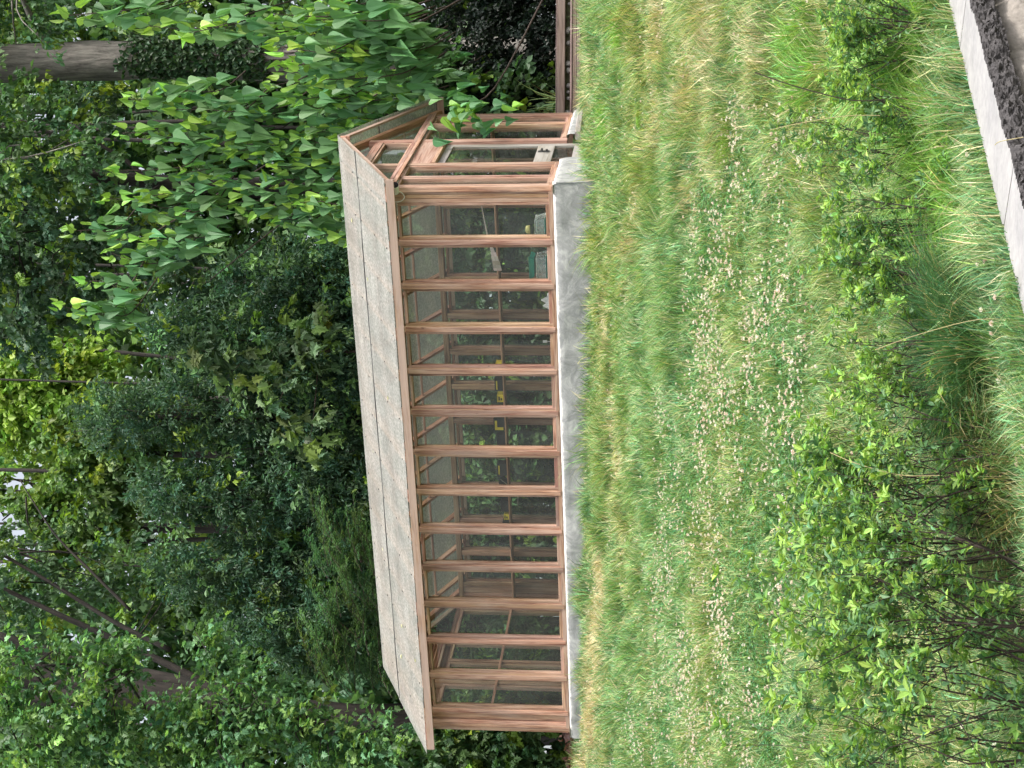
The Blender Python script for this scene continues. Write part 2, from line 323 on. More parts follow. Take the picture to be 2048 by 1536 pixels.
# ------------------------------------------------------------------ greenhouse
GL, GW = 8.68, 3.875; RZ, EZ = 3.258, 2.172; OV, OG, OGL = .343, .217, .188; HB = 2.10
YR = GW/2; SL = (RZ-EZ)/(YR+OV)
PX = [-.774-.63*i for i in range(13)]
def roof_z(Y): return RZ-SL*abs(Y-YR)
def greenhouse():
    g = empty('greenhouse', 'long weathered cedar greenhouse with glass walls and translucent gabled roof on a low concrete wall', 'greenhouse')
    # ---- concrete base, a ring with a sloping lip
    vb = VB()
    def ring(a, b, out, z0, flip):
        a = np.array(a, float); b = np.array(b, float); n = max(int(np.linalg.norm(b-a)/.09), 2); d = nrm(b-a)
        prof = [(-.10, -.004), (.004, -.004), (.045, -.018), (.066, -.05), (.07, -.12), (.072, -.3), (.074, -.55), (.078, z0)]
        V = []
        for i in range(n+1):
            p = a+(b-a)*i/n
            for k, (o, z) in enumerate(prof):
                w_ = rng.normal(0, .0035) if k > 1 else 0
                wav = .012*math.sin(p[0]*3.1+p[1]*2+z*5)*(k > 3)+.008*math.sin(p[0]*9+z*11)*(k > 2)
                e = out*(o+w_+wav); V.append((p[0]+e[0], p[1]+e[1], z+rng.normal(0, .006)*(k in (2, 3))))
        m = len(prof); f = [[i*m+j, (i+1)*m+j, (i+1)*m+j+1, i*m+j+1] for i in range(n) for j in range(m-1)]
        if flip: f = [q[::-1] for q in f]
        vb.add(V, f)
    fx = .07
    ring((fx, 0), (-GL-fx, 0), np.array([0, -1.]), -1.1, True)
    ring((0, -.07), (0, 1.13), np.array([1., 0]), -1.1, False)
    ring((0, 2.42), (0, GW), np.array([1., 0]), -1.1, False)
    ring((-GL, -.07), (-GL, GW+.07), np.array([-1., 0]), -1.1, True)
    ring((fx, GW), (-GL-fx, GW), np.array([0, 1.]), -1.1, False)
    vb.build('foundation_wall', M['concrete'], g, True)
    vb = VB(); box(vb, (-.10, 1.131, -1), (.072, 1.16, -.3)); box(vb, (-.1, 1.13, -1.1), (.06, 2.42, -.33)); vb.build('door_sill', M['concrete'], g)
    # ---- sill beams
    def beam(name, lo, hi, m='cedar', parent=g):
        v = VB(); box(v, lo, hi); return v.build(name, M[m], parent)
    beam('sill_beam', (-GL, -.012, .0), (0, .12, .055)); beam('sill_beam', (-GL, GW-.12, .0), (0, GW+.01, .055))
    beam('sill_beam', (-.12, .123, 0), (.012, 1.09, .055)); beam('sill_beam', (-.12, 2.46, 0), (.012, GW-.123, .055)); beam('sill_beam', (-GL-.012, .123, 0), (-GL+.12, GW-.123, .055))
    # ---- long walls: posts with a batten, and one framed window per bay
    def post(x, y0, sgn, wd=.085, z1=HB+.03):
        v = VB(); box(v, (x-wd/2, y0+(.0 if sgn > 0 else -.125), .057), (x+wd/2, y0+(.125 if sgn > 0 else 0), z1))
        ya = y0-sgn*.002; yb = y0-sgn*.024
        box(v, (x-.036, min(ya, yb), .02), (x+.036, max(ya, yb), z1-.03)); return v.build('post', M['cedar'], g)
    def window(x0, x1, y0, sgn, z0=.057, z1=HB+.0):
        v = VB(); a, b = y0+sgn*.012, y0+sgn*.085; lo_, hi_ = min(a, b), max(a, b); s = .036
        box(v, (x0, lo_, z0), (x0+s, hi_, z1)); box(v, (x1-s, lo_, z0), (x1, hi_, z1))
        box(v, (x0+s+.001, lo_, z0), (x1-s-.001, hi_, z0+.045)); box(v, (x0+s+.001, lo_, z1-.04), (x1-s-.001, hi_, z1))
        o = v.build('window', M['cedar'], g)
        p = VB(); yc = y0+sgn*.062; box(p, (x0+s-.004, yc-.002, z0+.04), (x1-s+.004, yc+.002, z1-.035), None, .0005)
        p.build('pane', M['glass'], o)
    for y0, sgn in ((0, 1), (GW, -1)):
        for x in PX: post(x, y0, sgn)
        # corner posts are built up from several boards
        for cx, dr in ((0, -1), (-GL, 1)):
            v = VB()
            def bx(a, b, ya, yb, z0, z1): box(v, (min(cx+dr*a, cx+dr*b), min(y0+sgn*ya, y0+sgn*yb), z0), (max(cx+dr*a, cx+dr*b), max(y0+sgn*ya, y0+sgn*yb), z1))
            bx(0, .10, 0, .12, .057, HB+.03); bx(.103, .158, .006, .11, .057, HB+.03); bx(.161, .222, .012, .11, .057, HB+.03) if dr < 0 else bx(.17, .30, .03, .11, .057, HB+.03)
            bx(-.008, .07, -.016, -.002, .02, HB); v.build('corner_post', M['cedar'], g)
        xs = [-.225]+[x for p in PX for x in (p+.044, p-.044)]
        for i in range(13): window(xs[2*i+1], xs[2*i], y0, sgn)
        beam('top_plate', (-GL, min(y0, y0+sgn*.13), HB+.033), (0, max(y0, y0+sgn*.13), HB+.12))
    # mid rail and shelf on the back wall
    beam('rail', (-GL+.12, GW-.165, 1.235), (-.13, GW-.128, 1.275), 'inner'); 
    v = VB(); box(v, (-GL+.14, GW-.42, 1.21), (-.14, GW-.168, 1.234)); v.build('shelf', M['inner'], g)
    v = VB(); box(v, (-8.3, .16, .045), (-.16, .62, .075)); v.build('bench', M['inner'], g)
    # ---- roof frame
    def slope_pt(x, Y, dz): return np.array([x, Y, roof_z(Y)+dz])
    for x in PX:
        for Y0 in (-OV+.03, GW+OV-.03):
            v = VB(); a = slope_pt(x, Y0, -.052); b = slope_pt(x, YR+(.02 if Y0 > YR else -.02), -.052); bar(v, a, b, (.045, 0, 0), (0, 0, .088)); v.build('rafter', M['inner'], g)
    v = VB(); box(v, (-GL-.17, YR-.018, RZ-.16), (OG-.02, YR+.018, RZ-.022)); v.build('ridge_beam', M['inner'], g)
    for Y0, s in ((-OV, 1), (GW+OV, -1)):
        v = VB(); box(v, (-GL-.155, min(Y0+s*.004, Y0+s*.03), EZ-.115), (OG-.015, max(Y0+s*.004, Y0+s*.03), EZ-.006)); v.build('fascia_board', M['fascia'], g)
        v = VB(); f0 = .62; Ym = YR-(YR-Y0)*f0
        for q in np.linspace(0, 1, 1):
            bar(v, slope_pt(-GL+.05, Ym, -.03), slope_pt(-.05, Ym, -.03), (0, .05, 0), (0, 0, .03)); 
        v.build('purlin', M['inner'], g)
    # two sheets on each slope, the upper lapped over the lower
    for s in (-1, 1):
        Ye = YR+s*(YR+OV); Ym = YR+s*(YR+OV)*.37
        for k, (Ya, Yb, dz) in enumerate(((YR, Ym+s*.05, .012), (Ym, Ye, .003))):
            v = VB(); x0, x1 = -GL-OGL-(.045 if k else 0), OG; n = 40; th = .005
            xs_ = np.linspace(x0, x1, n); V = []
            for x in xs_:
                for (Y, t_) in ((Ya, th), (Yb, th), (Yb, 0), (Ya, 0)):
                    V.append((x, Y, roof_z(Y)+dz+t_+(.004*math.sin(x*2.9+k*2)+rng.normal(0, .002))*(Y != YR)*(k == 0 or Y == Ye)))
            f = [[i*4+j, (i+1)*4+j, (i+1)*4+(j+1) % 4, i*4+(j+1) % 4] for i in range(n-1) for j in (0, 1)]+[[3, 2, 1, 0], [(n-1)*4+j for j in range(4)]]
            if s < 0: f = [q[::-1] for q in f]
            v.add(V, f); v.build('roof_panel', M['roof'], g)
    v = VB(); vs = []
    for x in [PX[0]+.63]+PX:
        for fr in (.06, .3, .42, .7, .95):
            Y = YR-(YR+OV)*fr; c = slope_pt(x, Y, .02 if fr < .37 else .011)
            box(v, c-(.009, .009, .004), c+(.009, .009, .004), None, .002)
    v.build('roof_screws', M['steel'], g)['kind'] = 'stuff'
    # dark strip added along the lap as its shadow line, and fallen bits on the sheets
    for s in (-1, 1):
        Yl = YR+s*((YR+OV)*.37+.056); v = VB(); pts = [slope_pt(x, Yl, .010+.004*math.sin(x*2.9)) for x in np.linspace(-GL-OGL, OG, 50)]; tube(v, pts, .008, 6); v.build('lap_shadow_strip', M['steel'], g)
    # battens that carry the sheets on the overhanging ends and over every rafter
    for x in PX+[PX[0]+.58, PX[-1]-.30]:
        for s in (-1, 1):
            v = VB(); a = slope_pt(x, YR+s*(YR+OV-.06), -.0045); b = slope_pt(x, YR+s*.03, -.0045); bar(v, a, b, (.05, 0, 0), (0, 0, .006), .001, (1.25, 1.2, 1.1)); v.build('batten', M['inner'], g)
    # ---- gables
    for xg, o in ((0, 1), (-GL, -1)):
        def gb(name, y0, y1, z0, z1, d0=-.11, d1=.0, m='cedar', parent=g):
            a, b = xg+o*d0, xg+o*d1; v_ = VB(); box(v_, (min(a, b), y0, z0), (max(a, b), y1, z1)); return v_.build(name, M[m], parent)
        gb('tie_beam', -.02, GW+.02, HB+.02, HB+.075, .002, .03); gb('tie_beam', -.0, GW, HB+.08, HB+.14, .0, .022)
        for y in (.515, GW-.515): gb('mullion', y-.028, y+.028, .057, HB+.02)
        for y in (1.125, 2.75-.35): 
            top = roof_z(y)-.14
            gb('gable_post', y-.045-(.0 if y < 2 else .06), y+.045, -.02, top)
        def gwin(y0, y1, z0, z1, s=.036, dep=(-.085, -.012), m='cedar', nm='window'):
            v_ = VB(); a, b = sorted((xg+o*dep[0], xg+o*dep[1]))
            box(v_, (a, y0, z0), (b, y0+s, z1)); box(v_, (a, y1-s, z0), (b, y1, z1)); box(v_, (a, y0+s+.001, z0), (b, y1-s-.001, z0+s)); box(v_, (a, y0+s+.001, z1-s), (b, y1-s-.001, z1))
            w_ = v_.build(nm, M[m], g); p = VB(); xc = xg-o*.06; box(p, (xc-.002, y0+s-.004, z0+s-.004), (xc+.002, y1-s+.004, z1-s+.004), None, .0005); p.build('pane', M['glass'], w_)
            return w_
        for a, b in ((.13, .485), (.545, 1.078), (2.447, GW-.545), (GW-.485, GW-.13)): gwin(a, b, .057, HB+.018)
        # upper gable: middle light, collar, side triangles
        gb('collar_board', 1.19, 2.30, 2.68, 2.80, -.10, -.0); 
        if o < 0: gb('rail', .13, GW-.17, 1.235, 1.275, -.125, -.09, 'inner')
        if o > 0: gwin(1.172, 2.292, HB+.142, 2.678)
        else:
            lv = gb('louver', 1.172, 2.292, HB+.142, HB+.18); v_ = VB()
            for k in range(9):
                z = HB+.2+k*.055; a = xg-o*.03
                bar(v_, (a, 1.175, z), (a, 2.29, z), (.07, 0, .05), (-.006, 0, .008), .002)
            v_.build('louver_slats', M['inner'], lv)
        for (ya, yb) in ((.12, 1.078), (2.447, GW-.12)):
            p = VB(); xc = xg-o*.05; za, zb = roof_z(ya)-.1, roof_z(yb)-.1
            V = [(xc+q, y, z) for q in (-.002, .002) for (y, z) in ((ya, HB+.14), (yb, HB+.14), (yb, max(zb, HB+.145)), (ya, max(za, HB+.145)))]
            p.add(V, [[0, 1, 2, 3][::-1], [4, 5, 6, 7], [0, 1, 5, 4], [1, 2, 6, 5], [2, 3, 7, 6], [3, 0, 4, 7]]); p.build('pane', M['glass'], g)
        p = VB(); xc = xg-o*.05; V = [(xc+q, y, z) for q in (-.002, .002) for (y, z) in ((1.17, 2.80), (2.3, 2.80), (2.3, roof_z(2.3)-.1), (YR, RZ-.12), (1.17, roof_z(1.17)-.1))]
        p.add(V, [[4, 3, 2, 1, 0], [5, 6, 7, 8, 9]]+[[i, (i+1) % 5, 5+(i+1) % 5, 5+i] for i in range(5)]); p.build('pane', M['glass'], g)
        for s in (-1, 1):
            Ye = YR+s*(YR+OV-.01)
            v_ = VB(); bar(v_, slope_pt(xg-o*.055, Ye, -.056), slope_pt(xg-o*.055, YR+s*.0, -.056), (.11, 0, 0), (0, 0, .096)); v_.build('gable_rafter', M['inner'], g)
            xb = xg+o*(.165 if o > 0 else .15); v_ = VB(); bar(v_, slope_pt(xb, Ye, -.048), slope_pt(xb, YR+s*.0, -.048), (.032, 0, 0), (0, 0, .088)); v_.build('barge_board', M['fascia'], g)
        if o > 0:
            gb('header_board', 1.172, 2.292, 1.80, HB+.018, -.10, -.004); gb('header_board', 1.172, 2.292, 1.742, 1.795, -.10, .012)
            # door, set back in its opening
            d = gb('door', 1.178, 1.27, -.31, 1.738, -.085, -.045, 'grey_wood'); vb_ = VB()
            a, b = xg-.085, xg-.045
            for (y0, y1, z0, z1) in ((2.19, 2.288, -.31, 1.738), (1.272, 2.188, 1.63, 1.738), (1.272, 2.188, .14, .385), (1.272, 2.188, -.31, -.14)): box(vb_, (a, y0, z0), (b, y1, z1))
            vb_.build('door_frame', M['grey_wood'], d)
            for (z0, z1) in ((.385, 1.63), (-.14, .14)):
                p = VB(); box(p, (-.067, 1.268, z0-.005), (-.063, 2.192, z1+.005), None, .0005); p.build('pane', M['glass'], d)
            h = VB(); tube(h, [(-.044, 1.86, .30), (.0, 1.86, .30), (.015, 1.80, .302), (.015, 1.72, .302)], .011, 8); box(h, (-.045, 1.82, .20), (-.035, 1.90, .36)); tube(h, [(-.044, 1.86, .235), (-.01, 1.86, .235)], .016, 10); h.build('handle', M['steel'], d)
            gb('door_jamb', 1.171, 1.177, -.3, 1.74, -.10, -.0); 
        else: 
            gwin(1.172, 1.70, .057, HB+.018); gwin(1.77, 2.292, .057, HB+.018); gb('mullion', 1.703, 1.767, .057, HB+.02); beam('sill_beam', (xg-.012, .13, -.0), (xg+.1, .131, .0551))
    for nm, x, y in (('a', 0, 0),): pass
    return g
greenhouse()

# sill board that projects past the back corner of the gable
v = VB(); bar(v, (.13, 2.06, -.20), (.16, 4.55, -.12), (.12, 0, .0), (0, 0, .085), .012)
tag(v.build('weathered_board', M['grey_wood']), 'grey weathered board lying at the foot of the gable right of the door', 'board')
for i, (y, r) in enumerate(((2.25, .07), (2.9, .10), (3.5, .08), (4.1, .10))):
    pass

# ------------------------------------------------------------------ security camera
def bullet_cam():
    q = on(790, 371, 1, -.20); d = nrm(np.array([.80, -.60, -.12])); g = empty('security_camera', 'small white security camera with black face under the right end of the eave', 'security camera')
    g.location = q
    v = VB(); tube(v, [-d*.16, -d*.15, d*0, d*.012], [.03, .046, .05, .05], 20); v.build('housing', M['white'], g, True)
    v = VB(); tube(v, [d*.0125, d*.016], [.048, .047], 20); tube(v, [d*.016, d*.022], [.018, .014], 14); v.build('lens', M['lens'], g)
    v = VB(); tube(v, [-d*.09, -d*.09+np.array([0, .01, .05]), -d*.09+np.array([0, .02, .11])], .016, 10); v.build('bracket', M['white'], g)
    v = VB(); tube(v, spline([-d*.16, np.array([-.12, .1, -.05]), np.array([-.2, .14, -.09]), np.array([-.26, .15, -.04]), np.array([-.27, .14, .04])], 20), .0055, 6); v.build('cable', M['white'], g)
bullet_cam()

# ------------------------------------------------------------------ things inside
SHZ = 1.2765
def tray(px, py, wdt, hgt, yellow, label, tall=False):
    q = on(px, py, 1, 3.60); x = q[0]
    g = empty('black_box' if yellow != 2 else 'yellow_box', label, 'box', 'boxes on the back rail of the greenhouse'); g.location = (x, 3.59, 1.2365)
    v = VB(); hw = wdt/2; t = .004
    m = M['yellow'] if yellow == 2 else M['black']
    box(v, (-hw, -.08, 0), (hw, .08, .012)); 
    for a, b in (((-hw, -.08, .0125), (hw, -.073, hgt)), ((-hw, .073, .0125), (hw, .08, hgt)), ((-hw, -.0725, .0125), (-hw+.007, .0725, hgt)), ((hw-.007, -.0725, .0125), (hw, .0725, hgt))): box(v, a, b, None, .002)
    box(v, (-hw-.006, -.087, hgt+.0005), (hw+.006, .087, hgt+.010), None, .003)
    v.build('shell', m, g)
    if yellow == 3:
        v = VB(); box(v, (-hw*.8, -.083, hgt-.035), (hw*.75, -.0805, hgt-.012), None, .0005); v.build('label', M['yellow'], g)
    if yellow == 1:
        v = VB(); box(v, (-hw*.9, -.083, .03), (-hw*.9+.05, -.0805, hgt-.01), None, .0005); box(v, (-hw*.88+.05, -.083, hgt-.05), (hw*.7, -.0805, hgt-.012), None, .0005); v.build('label', M['yellow'], g)
    if yellow == 2:
        v = VB(); box(v, (-hw*.5, -.083, .03), (hw*.2, -.0805, .05), None, .0005); box(v, (-hw*.5, -.083, .065), (hw*.6, -.0805, .085), None, .0005); v.build('print', M['ink'], g)
tray(998, 730, .12, .10, 2, 'yellow box on the back rail nearest the door end of the row')
tray(998, 766, .20, .13, 3, 'black box with yellow strip beside the second yellow box on the back rail')
tray(1000, 793, .12, .10, 2, 'yellow box standing close beside a black box on the back rail')
tray(993, 845, .21, .18, 1, 'tallest black box with an L shaped yellow label on the back rail')
tray(1000, 878, .22, .14, 0, 'low plain black tray right beside the tallest black box')
tray(998, 935, .21, .16, 3, 'black box with a thin yellow strip in the middle of the rail')
tray(1003, 970, .20, .14, 0, 'plain black tray half behind a post near the middle of the rail')
tray(1003, 1008, .20, .13, 0, 'plain black tray beside the far yellow box')
tray(1010, 1029, .10, .08, 2, 'small yellow box at the far end of the row of boxes')
tray(1008, 1047, .15, .11, 3, 'last black box with yellow label at the far end of the row')

def propagator(px, py, wx, lid_on, label):
    q = on(px, py, 1, .34); g = empty('seed_propagator', label, 'seed tray', 'seed propagators on the bench'); g.location = (q[0], .34, .0765)
    v = VB(); hw = wx/2
    def tub(v, w0, w1, d0, d1, z0, z1, th=.006):
        V = [(-w0, -d0, z0), (w0, -d0, z0), (w0, d0, z0), (-w0, d0, z0), (-w1, -d1, z1), (w1, -d1, z1), (w1, d1, z1), (-w1, d1, z1),
             (-w1+th, -d1+th, z1), (w1-th, -d1+th, z1), (w1-th, d1-th, z1), (-w1+th, d1-th, z1), (-w0+th, -d0+th, z0+th), (w0-th, -d0+th, z0+th), (w0-th, d0-th, z0+th), (-w0+th, d0-th, z0+th)]
        f = [[3, 2, 1, 0]]+[[i, (i+1) % 4, 4+(i+1) % 4, 4+i] for i in range(4)]+[[4+i, 4+(i+1) % 4, 8+(i+1) % 4, 8+i] for i in range(4)]+[[8+i, 8+(i+1) % 4, 12+(i+1) % 4, 12+i] for i in range(4)]+[[12, 13, 14, 15]]
        v.add(V, f)
    tub(v, hw*.9, hw, .13, .15, 0, .06); box(v, (-hw-.012, -.162, .06), (hw+.012, -.15, .068), None, .002); v.build('tray', M['teal'], g)
    v = VB(); tub(v, hw*.97, hw*.82, .14, .12, .07, .19, .003); V2 = VB()
    dome = VB(); V = [(-hw*.97, -.14, .07), (hw*.97, -.14, .07), (hw*.97, .14, .07), (-hw*.97, .14, .07), (-hw*.84, -.12, .20), (hw*.84, -.12, .20), (hw*.84, .12, .20), (-hw*.84, .12, .20)]
    dome.add(V, [[i, (i+1) % 4, 4+(i+1) % 4, 4+i] for i in range(4)]+[[4, 5, 6, 7]]); dome.build('cover', M['clear'], g)
    v = VB()
    for a in ((-hw*.97, -.14, .068), (-hw*.84, -.12, .2)): tube(v, [a, (-a[0], a[1], a[2]), (-a[0], -a[1], a[2]), (a[0], -a[1], a[2]), a], .004, 6)
    v.build('rim', M['white'], g)
    if lid_on:
        v = VB(); tub(v, hw*.78, hw*.88, .12, .14, .23, .29); box(v, (-hw, -.152, .29), (hw, -.139, .298), None, .002); v.build('upper_tray', M['teal'], g)
    return g, q
propagator(1078, 455, .34, False, 'seed propagator with teal base and clear cover nearest the corner post')
propagator(1078, 530, .34, True, 'seed propagator with a second teal tray stacked on its clear cover')
# yellow sponge-like pot on top of the first
q = on(1057, 459, 1, .34); v = VB(); tube(v, [q+(0, 0, -.02), q+(0, 0, -.018), q+(0, 0, .03), q+(0, 0, .04)], [.05, .06, .05, .03], 14)
tag(v.build('yellow_pot', M['cream'], None, True), 'pale yellow pot upside down on the clear cover by the corner', 'pot')
# crumpled cloths
def cloth(name, px, py, y, sx, sz, m, label, cat):
    q = on(px, py, 1, y); n = 16; V = []
    for i in range(n):
        for j in range(n):
            a, b = i/(n-1)-.5, j/(n-1)-.5; h = sz*(1-(2*a)**2)*(1-(2*b)**2)
            V.append((q[0]+a*sx, y+b*.22, .078+h*(.75+.3*math.sin(a*17+b*9)+.25*math.sin(b*23))+abs(rng.normal(0, .004))))
    f = [[i*n+j, (i+1)*n+j, (i+1)*n+j+1, i*n+j+1] for i in range(n-1) for j in range(n-1)]
    v = VB(); v.add(V, f); o = v.build(name, M[m], None, True); md = o.modifiers.new('thick', 'SOLIDIFY'); md.thickness = .006; md.offset = -1
    tag(o, label, cat)
cloth('white_rag', 1088, 603, .26, .30, .13, 'cloth', 'crumpled white rag with a pink tinge on the bench', 'rag')
cloth('red_rag', 1097, 575, .40, .85, .05, 'red', 'dark red cloth spread under the white rag on the bench', 'cloth')
v = VB(); q = on(1090, 683, 1, .25); box(v, q+np.array((-.018, -.003, -.03)), q+np.array((.018, .003, .03)), None, .001); box(v, (q[0]-.004, .249, .077), (q[0]+.004, .253, q[2]-.031), None, .001)
tag(v.build('plant_tag', M['white']), 'small white plant tag standing by the bottom of a pane', 'plant tag')
v = VB(); n = 14
A = on(963, 412, 1, 1.3); B = on(975, 470, 1, 1.2); Cc = on(988, 510, 1, 1.05); D = on(996, 541, 1, 1.0)
sp = spline([A, B, Cc, D], n); wd_ = np.interp(np.linspace(0, 1, n), [0, .45, .75, 1], [.012, .03, .11, .12])
for i in range(n-1):
    a, b = sp[i], sp[i+1]; bar(v, a, b+(b-a)*.03, (0, .012, 0), (0, 0, wd_[i]), .002)
tag(v.build('bent_slat', M['driftwood']), 'pale warped wooden slat hanging across the inside of the first two panes', 'slat')
for k, (pts, lab) in enumerate((([(1000, 958), (1018, 972), (1034, 985), (1036, 1010)], 'thin pale wire drooping below the back rail'), ([(1008, 1075), (1016, 1090), (1022, 1098), (1024, 1115)], 'loop of dark cord hanging at the far end of the back rail'))):
    v = VB(); tube(v, spline([on(x, y, 1, 3.4) for x, y in pts], 24), .006, 6); tag(v.build('wire', M['wire' if k == 0 else 'black']), lab, 'wire')

# ------------------------------------------------------------------ stone retaining wall, near right
def stone_wall():
    g = empty('stone_retaining_wall', 'low stone retaining wall with smooth grey capstones and split edges darkened for shade', 'stone wall')
    dr = nrm(np.array([SH, 1, 0])); out = np.array([dr[1], -dr[0], 0]); o = np.array([WS0-SH*WY*0, WY, 0.])
    def pt(t, w_, z): q = o+dr*t+out*w_; return np.array([q[0], q[1], z])
    t = -7.0; zt = -3.08
    while t < 6:
        L = random.uniform(1.1, 1.7); n = 120; a, b = t+.004, t+L-.004; W_ = .292
        # top and back
        v = VB(); fr = [(tt, W_+.0) for tt in np.linspace(a, b, n)]
        edge = np.array([rng.normal(0, .006)+.008*math.sin(tt*13) for tt, _ in fr])
        top = [pt(tt, 0, zt) for tt, _ in fr]+[pt(tt, W_+e, zt) for (tt, _), e in zip(fr, edge)]
        back = [pt(tt, 0, zt-.10) for tt, _ in fr]
        v.add(top+back, [[i, n+i, n+i+1, i+1] for i in range(n-1)]+[[2*n+i, i, i+1, 2*n+i+1] for i in range(n-1)])
        s = v.build('cap_slab', M['cap_top'], g)
        v = VB(); m = 15; V = []
        for i, (tt, _) in enumerate(fr):
            for j in range(m):
                u = j/(m-1); bulge = .018*math.sin(u*math.pi)*(.6+.4*math.sin(tt*21+u*5)+.3*math.sin(tt*57-u*9))+rng.normal(0, .0055)*(0 < j)
                V.append(pt(tt+rng.normal(0, .003)*(0 < i < n-1), W_+edge[i]+(bulge if j else 0), zt-.108*u+rng.normal(0, .003)*(0 < j)))
        ff = [[i*m+j, i*m+j+1, (i+1)*m+j+1, (i+1)*m+j] for i in range(n-1) for j in range(m-1)]
        # bottom and ends
        V2 = [pt(tt, 0, zt-.104) for tt in (a, b)]; k0 = len(V); V += V2
        ff += [[k0]+[i*m+m-1 for i in range(n)][::-1][::-1]+[k0+1]]
        ff += [[0, k0]+[m-1-j for j in range(m-1)]][:0]
        v.add(V, [q[::-1] for q in ff]); v.build('split_edge', M['cap_edge_shaded'], s)
        t += L
    # rubble below
    for row, (z0, z1) in enumerate(((-3.46, -3.20), (-3.76, -3.47), (-4.1, -3.77))):
        t = -7.+random.uniform(-.3, 0)
        while t < 6:
            L = random.uniform(.28, .6); v = VB(); n, m = 9, 7; V = []
            for i in range(n):
                for j in range(m):
                    u, q_ = i/(n-1), j/(m-1); e = min(u, 1-u)*n/3; e2 = min(q_, 1-q_)*m/2.4
                    dd = .235+.06*min(e, 1)*min(e2, 1)-.02+rng.normal(0, .008); cr = .02*(1-min(e2, 1))
                    V.append(pt(t+.008+(L-.016)*(u*(1-.0)+0)+rng.normal(0, .004), dd, z0+.006+(z1-z0-.012)*q_+rng.normal(0, .005)))
            ff = [[i*m+j, (i+1)*m+j, (i+1)*m+j+1, i*m+j+1] for i in range(n-1) for j in range(m-1)]
            k0 = len(V); V += [pt(t+.008, .02, z0), pt(t+L-.008, .02, z0), pt(t+L-.008, .02, z1), pt(t+.008, .02, z1)]
            ff += [[k0, k0+1]+[i*m for i in range(n)][::-1], [k0+2, k0+3]+[i*m+m-1 for i in range(n)], [k0+1, k0+2]+[(n-1)*m+j for j in range(m)][::-1], [k0+3, k0]+[j for j in range(m)], [k0+3, k0+2, k0+1, k0]]
            v.add(V, ff); v.build('stone', M['fieldstone'], g, True); t += L
stone_wall()

# ------------------------------------------------------------------ timber edging, far right
def timbers():
    g = empty('timber_edging', 'low edging of stacked brown planks with stones between them beside the dark hedge', 'plank edging')
    d = nrm(np.array([1.0, .44, 0])); n_ = np.array([-d[1], d[0], 0]); o = np.array([.02, 4.12, 0.])
    def plank(z0, z1, off, th, m='timber', a=-.3, b=5.5, nm='plank'):
        v = VB(); p0 = o+d*a+n_*off; p1 = o+d*b+n_*off; p0[2] = p1[2] = (z0+z1)/2; bar(v, p0, p1, n_*th, (0, 0, z1-z0), .008); v.build(nm, M[m], g)
    plank(.145, .275, 0, .045); plank(.275, .29, .02, .09); plank(.03, .065, -.03, .05); plank(-.035, .028, -.02, .05); plank(-.10, -.04, -.05, .06)
    for k in range(26):
        v = VB(); t = random.uniform(-.2, 5.2); r = random.uniform(.025, .05); c = o+d*t+n_*.06; c[2] = .10+random.uniform(-.01, .02)
        tube(v, [c+(0, 0, -r), c+(0, 0, -r*.5), c+(0, 0, r*.4), c+(0, 0, r)], [r*.5, r, r*.9, r*.4], 9, None, .15); v.build('stone', M['rock'], g, True)
    v = VB(); p0 = o-d*.3+n_*.2; p1 = o+d*5.5+n_*.2; p0[2] = p1[2] = .1; bar(v, p0, p1, n_*.2, (0, 0, .36)); v.build('bank', M['soil'], g)
timbers()

# ------------------------------------------------------------------ leaves
def half(pts):   # outline of the right half -> folded leaf, two polygons
    k = len(pts); V = [(0, 0, 0)]+[(x, y, .10*y) for x, y in pts]+[(1, 0, -.12)]+[(x, -y, .10*y) for x, y in pts]
    t = k+1; return np.array(V, float), [[0]+list(range(1, k+1))+[t], [t]+[t+i for i in range(k, 0, -1)]+[0]]
T_OVAL = half([(.30, .62), (.62, .72)])
T_OVAL = (T_OVAL[0]*np.array([1, 1.3, 1]), T_OVAL[1])
T_HEART = half([(-.08, .45), (.02, .92), (.18, .98), (.45, .66), (.76, .22)])
T_HEART[0][:, 2] -= .22*T_HEART[0][:, 0]**2-.10*np.abs(T_HEART[0][:, 1])
T_MAPLE = half([(-.06, .30), (.04, .95), (.22, .62), (.40, 1.15), (.52, .50), (.72, .62), (.74, .30)])
T_DIA = (np.array([(0, 0, 0), (.5, .9, .05), (1, 0, -.08), (.5, -.9, .05)], float), [[0, 1, 2, 3]])
def leaves(vb, Pp, D, N, L, W, tmpl, col):
    X = nrm(D); Zv = nrm(N-(N*X).sum(-1, keepdims=True)*X); Yv = np.cross(Zv, X)
    tv, tf = tmpl; L = np.broadcast_to(L, (len(Pp),))[:, None, None]; W = np.broadcast_to(W, (len(Pp),))[:, None, None]
    V = Pp[:, None]+X[:, None]*tv[None, :, 0:1]*L+Yv[:, None]*tv[None, :, 1:2]*W+Zv[:, None]*tv[None, :, 2:3]*L
    vb.add_many(V, [f[::-1] for f in tf], col)
def rdir(n): return nrm(rng.normal(size=(n, 3)))
def tint(base, n, var=.22, hue=.12):
    b = np.asarray(base, float)[None]; f = np.exp(rng.normal(0, var, (n, 1))); h = rng.normal(0, hue, (n, 1))
    return np.clip(b*f*np.concatenate([1+h, np.ones((n, 1)), 1-h*.8], 1), .004, .9)
def blob(x, y, rx, ry, d, dep=None):
    """ellipsoid lobe: centre seen at (x,y), half-sizes rx (up) and ry (sideways) in photo pixels, d metres away"""
    c = P(x, y, d); k = d/FPX; return (c, np.array([ry*k, (dep if dep else ry*k*.9), rx*k]))
RH = np.array([Rv[0], Rv[1], 0]); FH = np.array([Fv[0], Fv[1], 0]); RH = nrm(RH); FH = nrm(FH)
